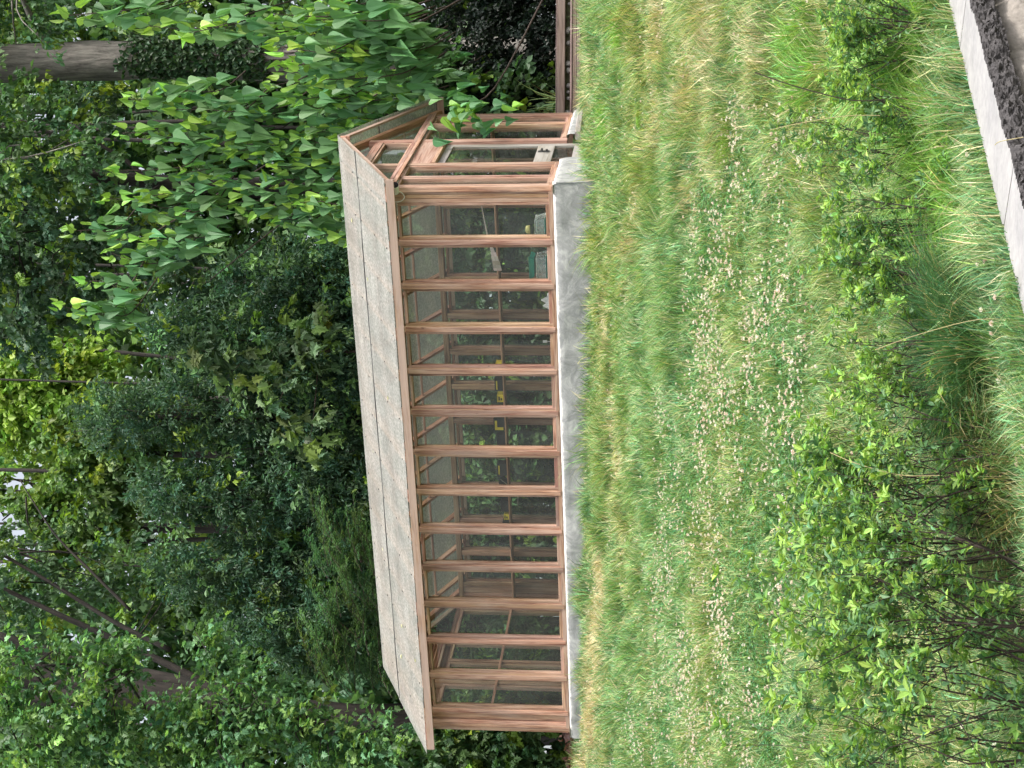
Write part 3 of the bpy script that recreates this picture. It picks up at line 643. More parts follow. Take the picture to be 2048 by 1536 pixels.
def crown(vb, lobes, nc, nl, L, W, tmpl, base, clump=.5, droop=.4, young=.15, yc=(.16, .26, .04), face=.6, flat=.5, inner=.45):
    """clumps of leaves spread through the lobes"""
    vol = np.array([r[0]*r[2]+r[0]*r[1] for _, r in lobes]); cnt = np.maximum((nc*vol/vol.sum()).astype(int), 2)
    Cs = []; Os = []
    for (c, r), k in zip(lobes, cnt):
        u = rdir(k*2); u = u[rng.random(len(u)) < np.where(u[:, 1] > .35, .45, 1)][:k]; rad = inner+(1-inner)*rng.random((len(u), 1))**.55
        loc = u*rad*r*(1+rng.normal(0, .10, (len(u), 1)))
        Cs.append(c+loc[:, :1]*RH+loc[:, 1:2]*FH+loc[:, 2:]*np.array([0, 0, 1.])); o = u/r*r.mean(); Os.append(nrm(o[:, :1]*RH+o[:, 1:2]*FH+o[:, 2:]*np.array([0, 0, 1.])))
    C = np.concatenate(Cs); O = np.concatenate(Os); k = len(C)
    ax = nrm(O+rdir(k)*.7+np.array([0, 0, -droop])); ct = tint(base, k, .20, .10)
    y_ = rng.random(k) < young; ct[y_] = tint(yc, int(y_.sum()), .2, .1)
    n = k*nl; ci = np.repeat(np.arange(k), nl); t = rng.random((n, 1)); cl = clump*(.6+.8*rng.random(k))[ci][:, None]
    Pp = C[ci]+ax[ci]*(t-.4)*cl+rdir(n)*cl*.30*rng.random((n, 1))
    D = nrm(ax[ci]*.55+rdir(n)*.75+np.array([0, 0, -droop])); Nn = nrm(np.array([0, 0, 1.])*flat+O[ci]*.35+rdir(n)*face)
    sz = (.65+.7*rng.random(n)); col = ct[ci]*np.exp(rng.normal(0, .14, (n, 1)))
    leaves(vb, Pp, D, Nn, L*sz, W*sz, tmpl, col)
    return C, ax
def limb(vb, a, b, r0, r1, n=10, wob=.12):
    a, b = np.asarray(a, float), np.asarray(b, float); L = np.linalg.norm(b-a); m = [a]
    for f in (.33, .66): m.append(a+(b-a)*f+rng.normal(0, wob*L*.25, 3))
    m.append(b); s = spline(m, n); tube(vb, s, np.linspace(r0, r1, n), 8, None, .04); return s
def tree(name, label, cat, trunk, limbs, lobes, leafargs, barkm='bark', group=None, rough=.05, twigs=0):
    """trunk: list of (point, radius); limbs: list of (p0, p1, r0, r1)"""
    g = empty(name, label, cat, group); g.location = (0, 0, 0)
    tb = VB()
    if trunk:
        pts = np.array([p for p, _ in trunk]); n = len(pts)*5; sp_ = spline(pts, n); rr = np.interp(np.linspace(0, 1, n), np.linspace(0, 1, len(pts)), [r for _, r in trunk])
        tube(tb, sp_, rr, 14, None, rough)
    for l in limbs: limb(tb, *l)
    cb = VB(); cs = []
    for la in leafargs:
        C, ax = crown(cb, la.pop('lobes', lobes), **la); cs.append((C, ax))
    if twigs:
        src = np.array([np.asarray(l[1], float) for l in limbs]+([trunk[len(trunk)//2][0]] if trunk else []))
        C, ax = cs[0]
        for i in rng.choice(len(C), min(twigs, len(C)), False):
            j = np.argmin(np.linalg.norm(src-C[i], axis=1)); a = src[j]+(C[i]-src[j])*.25
            s_ = spline([a, (a+C[i])/2+rng.normal(0, .12, 3), C[i]+ax[i]*.15], 6); tube(tb, s_, np.linspace(.022, .006, 6), 5)
    if tb.n: tb.build('trunk', M[barkm], g, True)
    cb.build('crown', M['leaf'], g)
    return g
def gp(x, y, d):   # ground point under the picture column y at distance d
    q = P(1200, y, d); q[2] = float(gz(q[0], q[1]))-.1; return q

# ---- far wood: one mass
def far_wood():
    vb = VB(); lobes = []
    for y in range(-250, 1800, 120):
        for x in (640, 480, 330): lobes.append(blob(x+random.uniform(-40, 40), y+random.uniform(-40, 40), 120, 110, random.uniform(44, 52), 2.5))
        if not (840 < y < 1130): lobes.append(blob(random.uniform(120, 190), y+random.uniform(-40, 40), 130, 120, random.uniform(46, 54), 2.5))
        if not (860 < y < 1130 or 0 < y < 90): lobes.append(blob(random.uniform(-40, 30), y, 90, 90, random.uniform(50, 58), 2.5))
        lobes.append(blob(830, y, 110, 110, 42, 2.)); lobes.append(blob(725, y, 90, 90, 40, 2.)); lobes.append(blob(980, y, 110, 110, 40, 2.))
    crown(vb, lobes, 8200, 18, .36, .12, T_DIA, (.075, .15, .065), clump=1.1, droop=.3, young=.25, yc=(.15, .26, .06))
    tb = VB()
    for k in range(26):
        y = random.uniform(-200, 1750); d = random.uniform(38, 48); a = gp(0, y, d); b = P(-100, y+random.uniform(-60, 60), d); r = random.uniform(.04, .09)
        tube(tb, spline([a, (a+b)/2+rng.normal(0, .2, 3), b], 8), np.linspace(r, r*.5, 8), 8)
    o = vb.build('far_woods', M['leaf']); tag(o, 'mass of far green woods closing the view behind the garden trees', 'woods', kind='stuff')
    t_ = tb.build('trunks', M['darkbark'], o, True); t_['kind'] = 'stuff'
far_wood()

UP = np.array([0, 0, 1.])
LF = lambda **k: dict(dict(nl=20, L=.125, W=.042, tmpl=T_OVAL, base=(.075, .155, .065)), **k)
# ---- right: big grey trunk with ivy
tr = [(gp(0, 118, 31), .46), (P(700, 122, 31), .40), (P(350, 120, 31), .375), (P(0, 128, 31), .36), (P(-500, 150, 31), .30)]
tree('tall_tree', 'tall tree with a thick straight grey trunk partly wrapped in ivy', 'tree', tr,
     [(P(-120, 135, 31), P(-60, 330, 30), .13, .05), (P(120, 125, 31), P(20, -60, 30), .09, .03)],
     [blob(40, 300, 110, 150, 30), blob(-110, 150, 130, 200, 31), blob(60, -40, 110, 110, 31), blob(90, 40, 55, 50, 29.5), blob(300, 20, 110, 60, 31), blob(160, 330, 60, 70, 29)],
     [LF(nc=520, young=.2)], 'bark', twigs=25)
vb = VB(); n = 1500; x_ = rng.uniform(240, 560, n); ang = rng.uniform(-2.6, -.3, n)
Pp = np.array([P(a, 121, 31) for a in x_]); rr = .40+rng.uniform(0, .09, n); off = rr[:, None]*(np.cos(ang)[:, None]*RH+np.sin(ang)[:, None]*FH)
keep = (np.abs(x_-400)+80*rng.random(n) < 170); leaves(vb, (Pp+off)[keep], nrm(rdir(n)*.6-UP*.8)[keep], nrm(off+rdir(n)*.15)[keep], .10, .055, T_HEART, tint((.035, .08, .03), n)[keep])
v2 = VB()
for k in range(5):
    a0 = -1.6+k*.3-.6; tube(v2, [P(xx, 121, 31)+.40*(math.cos(a0+.15*math.sin(xx*.02))*RH+math.sin(a0+.15*math.sin(xx*.02))*FH) for xx in range(900, 250, -50)], .012, 5)
iv = vb.build('ivy', M['leaf']); tag(iv, 'dark ivy climbing the thick grey trunk', 'ivy'); v2.build('stem', M['twig'], iv)

# ---- second dark forked trunk
tr = [(gp(0, 372, 33), .20), (P(600, 372, 33), .17), (P(380, 368, 33), .15), (P(60, 340, 33), .13), (P(-200, 330, 33), .10)]
tree('forked_tree', 'slim dark tree forking high up behind the large leaved sapling', 'tree', tr,
     [(P(230, 355, 33), P(40, 240, 33), .08, .03), (P(90, 345, 33), P(30, 470, 32), .08, .03), (P(330, 365, 33), P(180, 470, 32), .05, .02), (P(300, 365, 33), P(150, 250, 33), .06, .02)],
     [blob(70, 480, 140, 170, 32), blob(40, 620, 120, 120, 33), blob(-80, 420, 110, 200, 33), blob(180, 240, 70, 90, 34), blob(250, 520, 120, 120, 31.5), blob(360, 560, 90, 90, 31)],
     [LF(nc=760, L=.13, W=.05, tmpl=T_MAPLE, base=(.072, .14, .08), young=.12)], 'darkbark', twigs=30)
# ---- light far trees in the middle
for k, (x, y, rx, ry, d) in enumerate(((90, 790, 130, 100, 40), (40, 985, 120, 80, 43), (180, 1050, 90, 70, 38), (230, 900, 90, 110, 37))):
    lab = ['bright yellow green tree top in the middle of the woods', 'light tree with bright sky showing through beside the leaning stems', 'mid green tree top below the sky gaps', 'soft green tree crown above the dark junipers'][k]
    tree('slender_tree', lab, 'tree', [(gp(0, y, d), .12), (P(x+200, y+10, d), .08), (P(x+30, y, d), .04), (P(x-rx*.7, y-10, d), .012)],
         [(P(x+60, y, d), P(x-rx*.4, y-ry*.6, d), .05, .015), (P(x+30, y, d), P(x-rx*.3, y+ry*.7, d), .05, .015)],
         [blob(x, y, rx, ry, d), blob(x-60, y+ry*.5, rx*.6, ry*.6, d), blob(x+50, y-ry*.5, rx*.6, ry*.6, d), blob(x-90, y-ry*.4, 60, 50, d)],
         [LF(nc=[380, 100, 170, 260][k], L=.17, W=.06, base=[(.26, .40, .075), (.18, .29, .075), (.13, .22, .075), (.12, .21, .075)][k], young=.3, clump=.6)], 'darkbark', 'slender trees in the middle distance', twigs=10)
# ---- leaning many-stemmed tree, left
b0 = gp(0, 1450, 31)
tree('leaning_tree', 'old brown tree with several leaning stems on the far left', 'tree',
     [(b0, .42), (P(700, 1440, 31), .33), (P(450, 1415, 31), .28), (P(200, 1370, 31), .26), (P(0, 1345, 31), .24), (P(-300, 1310, 31), .2)],
     [(P(520, 1425, 31), P(-30, 1400, 30.5), .2, .15, 10, .04), (P(560, 1420, 31), P(-20, 1270, 31.5), .17, .12, 10, .04), (P(420, 1370, 31.4), P(-30, 1160, 32), .08, .04, 12, .06), (P(340, 1300, 31.5), P(-20, 1095, 32), .055, .03, 12, .06), (P(260, 1220, 32), P(40, 960, 33), .035, .012, 14, .08)],
     [blob(100, 1160, 120, 110, 33), blob(-60, 1250, 100, 220, 32), blob(240, 1120, 80, 80, 33), blob(330, 1210, 100, 60, 33)],
     [LF(nc=270, L=.13, base=(.075, .145, .07), young=.15)], 'brownbark', twigs=20)
# ---- near maple sprays, left
tree('maple', 'leafy green maple with drooping light sprays on the left', 'tree',
     [(gp(0, 1640, 28.5), .16), (P(700, 1640, 28.5), .14), (P(300, 1620, 28.5), .11), (P(-100, 1600, 28.5), .06)],
     [(P(400, 1630, 28.5), P(250, 1350, 28), .05, .012), (P(200, 1620, 28.5), P(60, 1330, 28), .05, .012), (P(550, 1630, 28.5), P(430, 1400, 28), .05, .012), (P(620, 1630, 28.5), P(600, 1420, 28), .04, .01), (P(80, 1610, 28.5), P(20, 1450, 28), .04, .01), (P(700, 1640, 28.5), P(760, 1450, 28), .04, .01)],
     [blob(40, 1440, 45, 80, 28), blob(30, 1340, 30, 60, 28.4), blob(140, 1330, 28, 60, 28.4), blob(130, 1490, 50, 80, 28), blob(200, 1390, 38, 90, 28), blob(270, 1490, 50, 80, 28), blob(370, 1470, 45, 90, 28), blob(440, 1500, 70, 80, 28), blob(500, 1400, 50, 90, 28.3), blob(600, 1470, 55, 90, 28.3), blob(690, 1500, 60, 70, 28.3), blob(420, 1310, 34, 50, 28.5), blob(250, 1310, 25, 50, 28.5), blob(760, 1500, 60, 60, 28)],
     [LF(nc=640, nl=16, L=.115, W=.048, tmpl=T_MAPLE, base=(.115, .235, .112), young=.28, yc=(.21, .37, .115), clump=.75, droop=.25, flat=1.0, face=.45)], 'darkbark', twigs=60)
# ---- dark thicket behind the ridge
for k, (y, xt, d, wd, lab) in enumerate(((690, 330, 30, 110, 'dark dense evergreen directly behind the middle of the roof'), (835, 190, 31, 130, 'tall dark evergreen with lighter side shoots behind the roof'), (985, 300, 31, 110, 'dark evergreen between the lighter shoots left of the middle'), (1120, 330, 31.5, 100, 'dark rounded evergreen at the left end of the roof'), (560, 470, 30, 110, 'dark evergreen behind the right half of the roof'), (1250, 480, 31, 110, 'dark evergreen in front of the leaning stems'))):
    lb = [blob(xx, y+random.uniform(-25, 25), 90, wd*f, d, 1.2) for xx, f in zip(np.linspace(xt+60, 860, 7), np.linspace(.5, 1.05, 7))]
    lb.append(blob(xt, y, 60, wd*.3, d))
    tree('evergreen', lab, 'tree', [(gp(0, y, d), .16), (P(700, y, d), .13), (P(xt+50, y, d), .04)], [], lb,
         [LF(nc=1000, nl=26, L=.105, W=.020, base=(.070, .142, .086), clump=.42, droop=.15, young=.06, yc=(.085, .15, .05)), LF(nc=90, nl=20, L=.13, W=.032, base=(.15, .28, .11), clump=.5, droop=.1, young=.2, inner=.9)], 'darkbark', 'dark evergreens behind the greenhouse', twigs=40)
# ---- oak sapling dangling over the roof
st = [(gp(0, 700, 29.2), .03), (P(720, 703, 29.2), .026), (P(560, 701, 29.2), .022), (P(380, 703, 29.2), .012)]
tree('oak_sapling', 'thin oak sapling with lobed leaves just behind the roof ridge', 'sapling', st,
     [(P(600, 702, 29.2), P(560, 800, 28.9), .014, .005), (P(640, 702, 29.2), P(620, 880, 28.8), .014, .005), (P(500, 702, 29.2), P(450, 760, 29), .01, .004), (P(660, 702, 29.2), P(640, 640, 29), .01, .004)],
     [blob(470, 720, 50, 60, 29), blob(560, 790, 40, 60, 28.9), blob(620, 870, 40, 50, 28.8), blob(400, 705, 40, 35, 29), blob(640, 690, 35, 70, 29), blob(560, 670, 45, 40, 29)],
     [LF(nc=70, nl=9, L=.20, W=.075, tmpl=T_MAPLE, base=(.12, .20, .10), young=.25, yc=(.16, .24, .06), clump=.45, droop=.5)], 'twig')
# ---- feathery locust sprays by the left end of the roof
def locust():
    g = empty('locust_sapling', 'feathery small leaved locust sprays beside the left end of the roof ridge', 'sapling'); tb = VB(); cb = VB()
    root = gp(0, 1330, 30); tube(tb, spline([root, P(900, 1330, 30), P(760, 1300, 30), P(660, 1230, 29.8)], 14), np.linspace(.045, .015, 14), 7)
    for k in range(150):
        sx, sy = random.uniform(640, 880), random.uniform(1080, 1400)
        a = P(sx, sy, random.uniform(29, 30)); b = a+RH*random.uniform(.35, 1.1)+UP*random.uniform(-.1, .5)+FH*random.uniform(-.3, .3)
        s_ = spline([a, (a+b)/2+UP*.08, b], 12); tube(tb, s_, np.linspace(.008, .003, 12), 4)
        c = tint((.10, .185, .09), 1, .25)[0]
        for i in range(1, 12):
            for sd in (-1, 1):
                sub = nrm(FH*sd*.6+RH*.35+UP*random.uniform(-.5, .5)); n = 7; t = np.linspace(.02, .17, n)[:, None]
                q = s_[i]+sub*t; dd = nrm(np.tile(nrm(np.cross(sub, UP)), (n, 1))*np.where(np.arange(n) % 2, 1, -1)[:, None]+sub*.4)
                leaves(cb, q, dd, nrm(rdir(n)*.5+UP), .055, .016, T_DIA, np.tile(c, (n, 1))*np.exp(rng.normal(0, .15, (n, 1))))
    tb.build('trunk', M['twig'], g); cb.build('crown', M['leaf'], g)
locust()
# ---- big heart leaves, right
def heartleaf():
    g = empty('large_leaf_sapling', 'sapling thicket of large drooping heart shaped leaves to the right of the gable', 'sapling'); tb = VB(); cb = VB()
    root = np.array([2.0, 7.2, float(gz(2.0, 7.2))])
    tips = [(135, 25), (160, 90), (180, 150), (230, 40), (265, 120), (255, 195), (235, 265), (300, 60), (330, 180), (330, 280), (225, 330), (205, 400), (140, 455), (160, 560), (125, 610), (170, 640), (215, 515), (235, 470), (290, 400), (300, 480), (330, 440), (370, 340), (390, 240), (420, 120), (380, 60), (450, 40), (470, 90), (500, 160), (430, 190), (520, 230), (560, 70), (540, 20), (590, 130), (600, 200), (570, 270), (520, 320), (540, 370), (470, 300), (450, 370), (420, 420), (500, 420), (590, 330), (620, 260), (640, 170), (660, 100), (680, 40), (700, 200), (640, 320), (560, 440), (610, 400), (650, 400), (640, 460), (700, 130), (740, 80), (760, 160), (800, 40), (820, 110), (780, 200), (700, 290), (840, 20), (870, 90), (690, 30), (600, 92), (650, 150), (700, 112), (560, 140), (625, 62), (690, 165), (730, 125), (545, 95), (480, 210), (360, 130), (610, 40), (440, 280), (350, 230)]
    tips = tips+[(x+random.uniform(30, 90), y+random.uniform(-60, 40)) for x, y in tips if x > 420 and y > 60][::2]
    tips = [(x, y) for x, y in tips if not (x > 730 and y < 150) and not (80 < y < 175 and x < 520)]
    for (x, y) in tips:
        d = random.uniform(23.6, 25.2); px_, py_ = x+random.uniform(-10, 10), y+random.uniform(-12, 12)
        while P(px_, py_, d)[0] < .7 and P(px_, py_, d)[1] < 5.0: d += .1
        tip = P(px_, py_, d); drop = random.uniform(.7, 1.25)
        bpt = tip-UP*drop+RH*random.uniform(-.15, .25)+FH*random.uniform(-.1, .3)
        far = bpt-UP*random.uniform(.3, .6)+(root-bpt)*np.array([.12, .2, 0]); s_ = spline([far, bpt, bpt+(tip-bpt)*.55+rng.normal(0, .03, 3), tip], 22)
        tube(tb, s_, np.linspace(.012, .005, 22), 6)
        nleaf = 18; ii = np.linspace(6, 21, nleaf).astype(int); ph = random.uniform(0, 6)
        for k, i in enumerate(ii):
            f = k/(nleaf-1); ang = ph+k*2.4; rad = nrm(RH*math.cos(ang)+FH*math.sin(ang)); pet = .20*(1-.75*f)
            p0 = s_[i]; p1 = p0+rad*pet+UP*.05; tube(tb, [p0, (p0+p1)/2+UP*.02, p1], .0035, 4)
            L = (.39-.21*f**1.5)*random.uniform(.7, 1.15); dr_ = nrm(rad*(.42 if f < .85 else .3)+UP*(-.95 if f < .8 else .7)+rng.normal(0, .2, 3)); Nn = nrm(rad*.9+UP*.38+rng.normal(0, .3, 3))
            base = np.array((.12, .265, .105)) if f < .70 else np.array((.26, .46, .08))
            leaves(cb, p1[None], dr_[None], Nn[None], np.array([L]), np.array([L*.37]), T_HEART, tint(base, 1, .18, .08))
    for k in range(2):
        e = P(random.uniform(500, 800), 60+k*100, 24.6); tube(tb, spline([root+rng.normal(0, .1, 3)*(1, 1, 0), (root+e)/2+rng.normal(0, .1, 3), e], 10), np.linspace(.022, .012, 10), 7, (.5, .5, .5))
    for qx, qy in ((420, 560), (300, 470), (520, 430)):
        e = P(qx, qy, 28.2); tube(tb, spline([root, (root+e)/2-UP*.4, e], 10), np.linspace(.02, .01, 10), 7)
    # lower leaves in front of the far corner of the gable
    for k in range(46):
        p1 = P(random.gauss(925, 35), random.gauss(215, 24), random.uniform(23.2, 24.2)); rad = nrm(RH*random.gauss(0, 1)+FH*random.gauss(-.6, .8))
        L = random.uniform(.13, .30); leaves(cb, p1[None], nrm(rad*.6-UP*.6+rng.normal(0, .2, 3))[None], nrm(rad*.6+UP*.7+rng.normal(0, .3, 3))[None], np.array([L]), np.array([L*.40]), T_HEART, tint((.10, .25, .10) if random.random() < .75 else (.24, .44, .075), 1, .15, .08))
    tube(tb, spline([root, P(1000, 160, 24.4), P(940, 205, 23.9)], 10), np.linspace(.02, .008, 10), 6)
    tb.build('trunk', M['twig'], g, True); cb.build('crown', M['leaf'], g)
heartleaf()
# ---- dark hedge at the far right, and growth behind the glass
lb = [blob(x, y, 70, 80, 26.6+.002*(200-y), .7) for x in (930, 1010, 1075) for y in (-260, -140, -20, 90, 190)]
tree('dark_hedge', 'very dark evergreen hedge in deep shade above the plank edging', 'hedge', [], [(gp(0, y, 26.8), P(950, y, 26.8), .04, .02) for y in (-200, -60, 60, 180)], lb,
     [LF(nc=1500, nl=24, L=.075, W=.026, base=(.009, .019, .013), clump=.3, young=.02, yc=(.02, .04, .02))], 'darkbark')  # near-black leaf colour has the deep shade put into it
labs = ['leafy bush behind the glass at the left end', 'bush with broad pale leaves behind the glass left of the middle', 'tangled bush behind the middle of the glass', 'dark bush behind the glass right of the middle', 'low dense bush behind the glass near the white rag', 'shaded bush behind the right end of the glass', 'low bush behind the back wall beneath the row of boxes']
for k, X in enumerate((-8.4, -7.2, -5.9, -4.6, -3.2, -1.6, -.3)):
    lb = [(np.array([X+random.uniform(-.4, .4), 5.4+random.uniform(-.2, .9), z]), np.array([.75, .6, .55])) for z in (.35, .9, 1.4, 1.9, 2.3)]
    c = np.array([X, 5.6, float(gz(X, 5.6))])
    tree('bush', labs[k], 'bush', [], [(c, c+np.array([random.uniform(-.5, .5), random.uniform(-.2, .4), 1.7]), .03, .01) for _ in range(4)], lb,
         [LF(nc=230, nl=14, L=.13, W=.05, tmpl=T_HEART if k % 2 else T_OVAL, base=(.085, .165, .06) if k in (1, 2) else (.06, .12, .05), clump=.4, young=.15)], 'darkbark', 'bushes behind the back wall')
for bx_, by_, lab in ((-10.3, 2.9, 'green bush outside the glass of the far left gable'), (-10.7, 4.6, 'second bush outside the far left gable, behind the first one')):
  c = np.array([bx_, by_, float(gz(bx_, by_))])
  tree('bush', lab, 'bush', [], [(c, c+np.array([random.uniform(-.4, .4), .2, 1.4]), .03, .01) for _ in range(4)], [(c+np.array([random.uniform(-.3, .3), random.uniform(-.7, .7), z]), np.array([.5, .6, .5])) for z in (.5, .9, 1.4, 1.8)],
     [LF(nc=330, nl=16, L=.11, W=.045, tmpl=T_HEART, base=(.10, .19, .08), clump=.4, young=.15)], 'darkbark')
for k, (x, Y) in enumerate(((-7.2, .5), (-7.9, .7), (-7.4, -.1), (-6.3, 1.3), (-3.2, .3), (-1.6, .9), (-.9, 1.5), (-4.6, 1.4))):
    vb = VB(); L = random.uniform(.07, .12); leaves(vb, np.array([[x, Y, roof_z(Y)+.022]]), nrm(np.array([[random.gauss(0, 1), random.gauss(0, 1), 0]])), np.array([[0, -SL, 1.]]), np.array([L]), np.array([L*.3]), T_OVAL, np.array([[.62, .60, .42]]))
    tag(vb.build('fallen_leaf', M['leaf']), 'small pale dry leaf lying on the roof sheets', 'leaf', 'dry leaves on the roof')
# ---- left edge
lb = [blob(x, y, 60, 60, 27.3, .6) for x in (860, 930, 1010, 1080) for y in (1495, 1580, 1680)]
tree('leafy_shrub', 'mid green leafy shrub at the left corner of the greenhouse', 'shrub', [], [(gp(0, y, 27.5), P(980, y, 27.5), .03, .012) for y in (1500, 1560, 1650)], lb,
     [LF(nc=560, nl=16, L=.12, W=.055, tmpl=T_MAPLE, base=(.075, .15, .06), clump=.4, young=.12)], 'darkbark')
vb = VB(); n = 2600; xy = np.stack([rng.uniform(-12.5, -8.9, n), rng.uniform(.2, 4.5, n)], -1); Pp = np.concatenate([xy, (gz(xy[:, 0], xy[:, 1])+rng.random(n)**2*.25)[:, None]], 1)
leaves(vb, Pp, nrm(rdir(n)+UP*.1), nrm(rdir(n)*.8+UP), .10, .05, T_OVAL, tint((.26, .135, .115), n, .3, .1)); tag(vb.build('leaf_litter', M['leaf']), 'dry reddish brown leaf litter at the left corner of the greenhouse', 'leaf litter', kind='stuff')

# ------------------------------------------------------------------ lawn
def vnoise(X, Y, sc, seed=0):
    r2 = np.random.default_rng(100+seed); g = r2.random((256, 256)); x, y = X/sc+57.3, Y/sc+91.7
    i, j = np.floor(x).astype(int), np.floor(y).astype(int); fx, fy = x-i, y-j; fx = fx*fx*(3-2*fx); fy = fy*fy*(3-2*fy)
    a = lambda p, q: g[(i+p) % 256, (j+q) % 256]
    return (a(0, 0)*(1-fx)+a(1, 0)*fx)*(1-fy)+(a(0, 1)*(1-fx)+a(1, 1)*fx)*fy
def ell(X, Y, pts, rad):
    """1 near any of the ground spots, falling to 0 at its radius"""
    o = np.zeros_like(X)
    for (c, r) in zip(pts, rad): o = np.maximum(o, np.clip(1.4-1.4*np.hypot(X-c[0], Y-c[1])/r, 0, 1))
    return o
def spots(lst): return [ground(x, y) for x, y, _ in lst], [r for _, _, r in lst]
DRY = spots([(1215, 1180, .9), (1205, 1300, 1.0), (1195, 1420, 1.0), (1180, 1500, .8), (1225, 640, .55), (1215, 720, .4), (1250, 930, .6), (1255, 1050, .6), (1240, 820, .4), (1330, 60, .6), (1390, 150, .6), (1440, 190, .45), (1330, 230, .5), (1240, 90, .5), (1360, 330, .6), (1530, 90, .5), (1450, 40, .5), (1400, 420, .5), (1290, 430, .6), (1270, 560, .5)])
CLV = spots([(x + random.randint(-20, 20), y + random.randint(-40, 40), .8) for y in range(430, 1540, 120) for x in ((1340, 1400, 1460, 1520, 1590) if y > 820 else (1420, 1480, 1540, 1600))]+[(1460, 560, 1.0), (1430, 680, 1.1), (1440, 800, 1.1), (1380, 900, .9), (1440, 950, 1.0), (1350, 1020, .9), (1500, 1080, .9), (1400, 1130, 1.0), (1400, 1260, 1.0), (1360, 1360, 1.0), (1480, 1300, .9), (1420, 1470, 1.0), (1560, 640, .8), (1600, 480, .7), (1540, 420, .7), (1560, 800, .7), (1640, 350, .5), (1500, 1200, .8), (1580, 960, .6), (1290, 1480, .7), (1620, 600, .6), (1480, 470, .6)])
LUSH = spots([(1830, 40, .45), (1860, 130, .4), (1800, 100, .4), (1900, 330, .5), (1930, 420, .5), (1890, 480, .4), (1960, 530, .4), (1880, 250, .3), (1620, 60, .3), (1640, 140, .3), (1230, 250, .4), (1270, 60, .5)])
def lawn_points(dens):
    # the slope seen from the terrace with a margin at both sides
    n = int(dens*26*24); X = rng.uniform(-15, 11, n); Y = rng.uniform(-18, 6, n)
    rel = np.stack([X-CAM[0], Y-CAM[1]], -1); d = rel@Fv[:2]/np.linalg.norm(Fv[:2]); l = rel@RH[:2]
    k = (np.abs(l) < .25*d+3.4) & (d > 4.2) & ((np.abs(l) < .25*d+.9) | (rng.random(n) < .5))
    inside = (X > -GL-.09) & (X < .09) & (Y > -.09) & (Y < GW+.1)
    s = X-SH*(Y-WY); k &= ~inside & ((s < WS0+.02) | (Y > -6)) & (Y < 4.3+(X-.2)*.44) & ~((X < -8.9) & (Y > .3)) & ~((X < .1) & (Y > 3.6))
    k &= rng.random(n) < np.clip(1.25-(d-8)*.05, .45, 1)
    return X[k], Y[k], d[k]
def grass():
    X, Y, d = lawn_points(6000)
    n = len(X); dry = ell(X, Y, *DRY); clv = ell(X, Y, *CLV); lush = ell(X, Y, *LUSH)
    n1 = vnoise(X, Y, .55, 1); n2 = vnoise(X, Y, .16, 2); n3 = vnoise(X, Y, 1.6, 3)
    dry = np.clip(dry*(.45+.9*n1)+np.clip(n3-.70, 0, 1)*1.2+(n2-.5)*.3, 0, 1)
    k = rng.random(n) < (1-.38*clv)*(1-.2*dry)
    X, Y, d, dry, clv, lush, n1, n2, n3 = [a[k] for a in (X, Y, d, dry, clv, lush, n1, n2, n3)]; n = len(X)
    h = (.05+.13*rng.random(n)*(.3+1.3*n2))*(1+1.5*np.clip(n1-.5, 0, 1)*2*(1-clv))*(1+.7*lush)*(1-.25*dry)
    edge = (np.abs(Y+.1) < .22) & (X < .3) & (X > -9); h = np.where(edge & (rng.random(n) < .4), h*np.where(X > -4, 2.0, 1.1), h); h = np.where(edge & (X < -5), h*.75, h)
    far_ = np.clip(d/9, 1, 2.2)
    wdt = far_*np.where(lush > .4, rng.uniform(.005, .009, n), rng.uniform(.0030, .0055, n))
    az = rng.uniform(0, 2*math.pi, n)+0; lean = np.stack([np.cos(az), np.sin(az), 0*az], -1)*rng.uniform(.15, 1.0, n)[:, None]
    patch = vnoise(X, Y, .3, 7)*6.28*2; lean += .5*np.stack([np.cos(patch), np.sin(patch), 0*patch], -1)
    side = np.stack([-lean[:, 1], lean[:, 0], 0*az], -1); side = nrm(side); mixs = rng.normal(0, .5, (n, 3)); mixs[:, 2] = 0; side = nrm(side+mixs)
    b = np.stack([X, Y, gz(X, Y)-.01], -1); hv = h[:, None]
    p1 = b+UP*hv*.55+lean*hv*.25; p2 = b+UP*hv*.9+lean*hv*.85; wv = side*wdt[:, None]
    V = np.stack([b-wv*.5, b+wv*.5, p1+wv*.45, p1-wv*.45, p2], 1)
    isdry = rng.random(n) < np.clip(dry*np.where((Y > -3.2) & (X < -1), .85, .5)+.07, 0, 1)
    yel = rng.random(n) < .16
    c = tint((.15, .29, .12), n, .42, .16); c[yel] = tint((.29, .40, .15), int(yel.sum()), .2, .1)
    pb = rng.random(n) < .14; c[pb] = tint((.42, .47, .27), int(pb.sum()), .25, .06)
    ol = np.clip(vnoise(X, Y, 2.3, 11)-.35, 0, 1)[:, None]*1.2; c = c*(1-ol)+ol*c*np.array([1.35, 1.0, .75])
    lm = (lush > .35) & ~isdry; c[lm] = tint((.22, .39, .10), int(lm.sum()), .28, .13)
    dm = (n2 < .3) & ~isdry; c[dm] *= np.array([.62, .74, .8])
    c[isdry] = tint((.56, .48, .31), int(isdry.sum()), .25, .06)
    vb = VB(); vb.add_many(V, [[0, 1, 2, 3], [3, 2, 4]], c)
    tag(vb.build('grass', M['grass']), 'rough lawn of green and straw coloured grass sloping up to the greenhouse', 'grass', kind='stuff')
grass()
